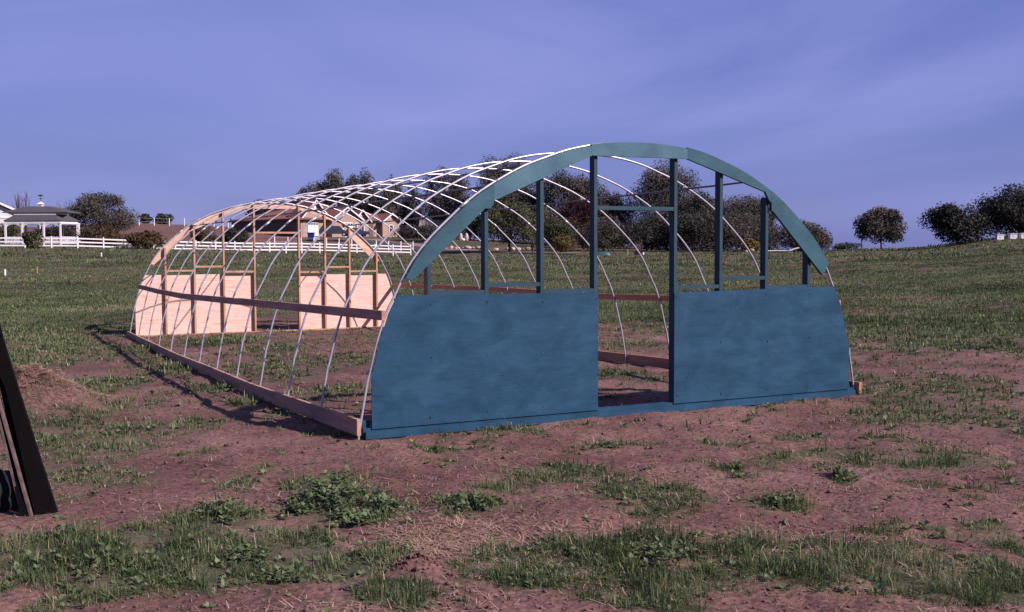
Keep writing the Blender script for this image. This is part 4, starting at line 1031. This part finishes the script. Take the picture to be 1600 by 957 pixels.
def shed():
    p, g, rz = face_frame(676, 190, math.radians(10)); b = zat(372, 190)
    r = empty('shed', (p[0], p[1], b), rz, 'shed with pale grey roof just above the dark hedge', 'shed')
    MB().box(-2.1, 2.1, 0, 3, -1, 2.0).build('wall', STUCCO, r)
    MB().add([(-2.4,-.4,1.75),(2.4,-.4,1.75),(2.4,3.4,3.3),(-1.9,3.4,3.3),(-2.4,-.4,1.9),(2.4,-.4,1.9),(2.4,3.4,3.45),(-1.9,3.4,3.45)], [(0,3,2,1),(4,5,6,7),(0,1,5,4),(1,2,6,5),(2,3,7,6),(3,0,4,7)]).build('roof', mat('weathered roof', (.30, .25, .25), (.22, .18, .18)), r)
shed()

# ------------------------------------------------------------------ driveway
def driveway():
    pts = [(545, 171), (580, 168), (620, 160), (660, 152), (700, 147), (745, 143), (800, 139.5), (850, 138), (900, 137)]
    P = np.array([at(a, b) for a, b in pts]); q = []
    for i in range(len(P)-1):
        for k in range(12): q.append(P[i]+(P[i+1]-P[i])*k/12)
    q.append(P[-1]); q = np.array(q); d = np.gradient(q, axis=0); d /= np.linalg.norm(d, axis=1)[:, None]; nn = np.stack([-d[:, 1], d[:, 0]], 1)
    w = np.interp(np.arange(len(q)), [0, 30, 60, len(q)], [6.0, 5.2, 4.2, 3.4]); vs = []
    for i in range(len(q)):
        for s in (-.5, -.25, 0, .25, .5):
            c = q[i]+nn[i]*w[i]*s; vs.append((c[0], c[1], float(G(c[0], c[1]))+.09))
    fs = []
    for i in range(len(q)-1):
        for s in range(4): a = i*5+s; fs.append((a, a+1, a+6, a+5))
    o = MB().add(vs, fs).build('driveway', ASPH, smooth=True); tag(o, kind='structure')
    vs = []
    for i in range(len(q)):
        for s in (.52, 1.05):
            c = q[i]+nn[i]*w[i]*s; vs.append((c[0], c[1], float(G(c[0], c[1]))+.07))
    o = MB().add(vs, [(2*i, 2*i+1, 2*i+3, 2*i+2) for i in range(len(q)-1)]).build('path', mat('dirt verge', (.30, .20, .17), (.2, .135, .115), nscale=2, rough=.95), smooth=True); tag(o, kind='structure')
driveway()

# ------------------------------------------------------------------ small far things
def small(name, px, z, mb_fn, mt, label, cat, group=None, yaw=0, dz=0, smooth=False):
    p = at(px, z); g = float(G(p[0], p[1]))+dz; m_ = MB(); mb_fn(m_); o = m_.build(name, mt, smooth=smooth)
    o.location = (p[0], p[1], g); o.rotation_euler = (0, 0, -YAW+yaw); return tag(o, label, cat, group)
def car():
    z = 168; p = at(524, z); g = zat(369.5, z)
    r = empty('parked_car', (p[0], p[1], g), -YAW+.12, 'dark grey sport utility vehicle parked in front of the tan house', 'car')
    b = MB().prism([(-2.35,.45),(2.3,.45),(2.4,.75),(2.3,1.0),(1.35,1.1),(.75,1.68),(-1.9,1.72),(-2.3,1.15),(-2.42,.8)], -.9, .9).build('body', CARP, r)
    MB().prism([(-1.85,1.15),(1.1,1.15),(.66,1.6),(-1.75,1.62)], -.915, .915).build('side_window', GLASS, r)
    for x in (-1.45, 1.45):
        for y in (-.82, .82):
            w_ = MB().tube([(x, y-.11, .36), (x, y+.11, .36)], .36, 14).build('wheel', RUBBER, r)
            MB().tube([(x, y-.125, .36), (x, y+.125, .36)], .18, 10).build('rim', STEEL, w_)
    z2 = 170; p = at(557, z2); g = zat(369.5, z2)
    r = empty('parked_car', (p[0], p[1], g), -YAW+.3, 'low dark blue car half hidden at the right of the dark grey vehicle', 'car')
    cm = mat('blue car paint', (.03, .04, .09), (.025, .035, .07), rough=.3, spec=.6)
    MB().prism([(-2.0,.35),(2.0,.35),(2.1,.65),(1.9,.85),(.95,.92),(.35,1.38),(-1.0,1.38),(-1.75,.95),(-2.05,.85)], -.82, .82).build('body', cm, r)
    MB().prism([(-1.35,.97),(.72,.97),(.28,1.31),(-.95,1.31)], -.835, .835).build('side_window', GLASS, r)
    for x in (-1.25, 1.25):
        for y in (-.75, .75): MB().tube([(x, y-.1, .31), (x, y+.1, .31)], .31, 12).build('wheel', RUBBER, r)
car()
def bin_(m_):
    m_.add([(-.42,-.35,0),(.42,-.35,0),(.42,.35,0),(-.42,.35,0),(-.5,-.42,1.0),(.5,-.42,1.0),(.5,.42,1.0),(-.5,.42,1.0)], [(0,3,2,1),(0,1,5,4),(1,2,6,5),(2,3,7,6),(3,0,4,7),(4,5,6,7)]); m_.box(-.54, .54, -.46, .46, 1.003, 1.08); m_.tube([(-.35,.4,.14),(.35,.4,.14)], .12, 8)
small('wheelie_bin', 487, 167, bin_, BLUEP, 'blue wheeled bin in front of the left garage door', 'bin', dz=.25)
small('white_crate', 496, 166, lambda m_: (m_.box(-.35, .35, -.3, .3, 0, .35), m_.box(-.3, .3, -.25, .25, .353, .5), m_.box(-.38, .38, -.33, .33, .5, .56)), WHITE, 'small white crate beside the blue bin', 'crate', dz=.3)
def bench(m_):
    m_.box(-.5, .5, -.22, .22, .42, .5); m_.box(-.5, .5, .2, .26, .75, .95); m_.box(-.5, .5, .2, .26, .55, .68)
    for x in (-.45, .4):
        m_.box(x, x+.06, -.2, -.14, 0, .42); m_.box(x, x+.06, .17, .199, 0, 1.0)
small('bench', 669, 158, bench, MATS['weathered plank edge'], 'small wooden bench on the verge above the driveway', 'bench', dz=.05)
def stone(w, h, sd):
    def f(m_): m_.blob((0, 0, h*.48), (w/2, w*.38, h*.53), sd, 10, 7, .08)
    return f
small('standing_stone', 720.5, 158, stone(.55, 1.15, 3), ROCKW, 'left one of two upright tan stones seen under the painted arch', 'stone', 'upright stones under the arch', dz=.95, smooth=True)
small('standing_stone', 729.5, 158, stone(.58, 1.2, 4), ROCKW, 'right one of two upright tan stones seen under the painted arch', 'stone', 'upright stones under the arch', dz=.95, smooth=True)
small('white_rock', 724, 157.5, stone(.6, .42, 5), WHITE, 'low white rock between the feet of two upright tan stones', 'rock', dz=.98, smooth=True)
rr = random.Random(8)
def rocks(spans, n, group, lab, z0):
    for i in range(n):
        px = rr.uniform(*spans); z = z0+rr.uniform(-1.5, 1.5); w_ = rr.uniform(.35, .9); h_ = w_*rr.uniform(.45, .7)
        small('rock', px, z, stone(w_, h_, rr.randint(0, 999)), rr.choice([ROCK, ROCKW, ROCK]), lab, 'rock', group, dz=-.03, yaw=rr.uniform(0, 3), smooth=True)
rocks((700, 760), 16, 'rocks edging the garden slope', 'rough tan rock edging the garden slope under the painted arch', 154)
rocks((768, 834), 18, 'rocks beyond the bushy olive tree', 'pale rock in the low rock border behind the bushy olive tree', 150)
rocks((1164, 1190), 7, 'pale rocks at the right field edge', 'pale rock at the field edge beside the yellowish shrub', 137)
def mailbox(m_):
    m_.box(-.06, .06, -.06, .06, -.2, .85); m_.box(-.2, .2, -.3, .3, .85, 1.12); m_.tube([(0, -.3, 1.1), (0, .3, 1.1)], .19, 10)
small('mailbox', 832, 134, mailbox, BLACKM, 'black mailbox on a post beyond the driveway end', 'mailbox')
def boat(m_):
    n = 9; vs = []
    for i in range(n+1):
        t = i/n*2-1; w_ = .42*math.sqrt(max(.03, 1-abs(t)**3)); h_ = .5*math.sqrt(max(.05, 1-abs(t)**4))
        for k in range(7):
            a = math.pi*k/6; vs.append((t*.98, -math.cos(a)*w_, max(0, math.sin(a))*h_+(.02*math.sin(i*5+k))))
    fs = [(i*7+k, i*7+k+7, i*7+k+8, i*7+k+1) for i in range(n) for k in range(6)]+[list(range(6, -1, -1)), list(range(n*7, n*7+7))]
    m_.add(vs, fs)
small('tarp_mound', 942, 130, boat, GREENT, 'low mound under a green tarp at the field edge in the doorway', 'tarp', smooth=True)
small('post', 981, 131, lambda m_: (m_.box(-.06, .06, -.06, .06, -.2, .65), m_.box(-.09, .09, -.09, .09, .65, .7)), MATS['tan door'], 'short tan post at the field edge in the doorway', 'post')
small('dark_box', 998, 129, lambda m_: (m_.box(-.5, .5, -.3, .3, -.1, .4), m_.box(-.53, .53, -.33, .33, .403, .46)), BLACKM, 'low black box beside the white bucket in the doorway', 'box')
small('bucket', 1004.5, 128, lambda m_: m_.tube([(0, 0, -.05), (0, 0, .34), (0, 0, .36)], [.13, .17, .18], 12), WHITE, 'small white bucket at the field edge in the doorway', 'bucket')
# low white roofed shelter and pipes at the right field edge
def shelter(m_): m_.strip([(-1.1, 0, .12), (-.6, 0, .32), (.2, 0, .52), (.9, 0, .48), (1.15, 0, .3)], 1.2, .07)
sh = small('low_shelter', 1246, 126, shelter, WHITE, 'low curved white roof lying at the field edge below the painted arch', 'shelter', dz=.12)
small('white_pipe', 1216, 127, lambda m_: m_.tube([(-1.3, 0, .2), (-.2, .1, .22), (1.2, 0, .18)], .05, 6), WHITE, 'thin white pipe lying along the field edge left of the curved roof', 'pipe', dz=.08)
for px, hh, wd, lab in [(1290, .28, .3, 'broad squat white post, leftmost on the right field edge'), (1301, .42, .16, 'white post right of the broad squat one on the field edge'),
                        (1322, .38, .10, 'thin white post standing alone between the others on the field edge'), (1336.5, .62, .16, 'leaning white post, second from the right on the field edge'), (1345.5, .95, .10, 'tallest white post, nearest the solitary round tree')]:
    small('white_post', px, 121, lambda m_, hh=hh, wd=wd: (m_.box(-wd/2, wd/2, -.05, .05, -.2, hh), m_.box(-wd/2-.02, wd/2+.02, -.07, .07, hh+.002, hh+.04)), WHITE, lab, 'post', 'white posts on the right field edge', dz=.12)
for px, lab in [(1560.5, 'white box with slanted lid at the hilltop, left of the pair'), (1581, 'white box with dark handle at the hilltop, right of the pair'), (1598, 'grey-white box at the right edge of the picture on the hilltop')]:
    def wb(m_): m_.box(-.32, .32, -.25, .25, 0, .46); m_.box(-.36, .36, -.29, .29, .463, .52); m_.box(-.1, .1, -.28, -.253, .25, .30)
    small('white_box', px, 101, wb, WHITE, lab, 'box', 'white boxes on the hilltop', dz=.1)
# marker stakes in the left field
def stake(px, py, hpx, wd, mt, lab, name):
    P = onG(px, py); d = float((P[:2]-CAM[:2])@FH); h = hpx/F*d
    m_ = MB(); m_.tube([(0, 0, -.15), (0, 0, h)], wd, 8); o = m_.build(name, mt); o.location = (float(P[0]), float(P[1]), float(P[2])); tag(o, lab, 'stake')
stake(158.5, 403, 8, .055, WHITE, 'white pipe stake in the grass below the big oak', 'pipe_stake')
stake(8, 431, 10, .05, WHITE, 'white pipe stake in the grass at the far left edge', 'pipe_stake')
stake(58, 428, 11, .03, PINE, 'thin wooden stake in the grass below the gazebo', 'wooden_stake')
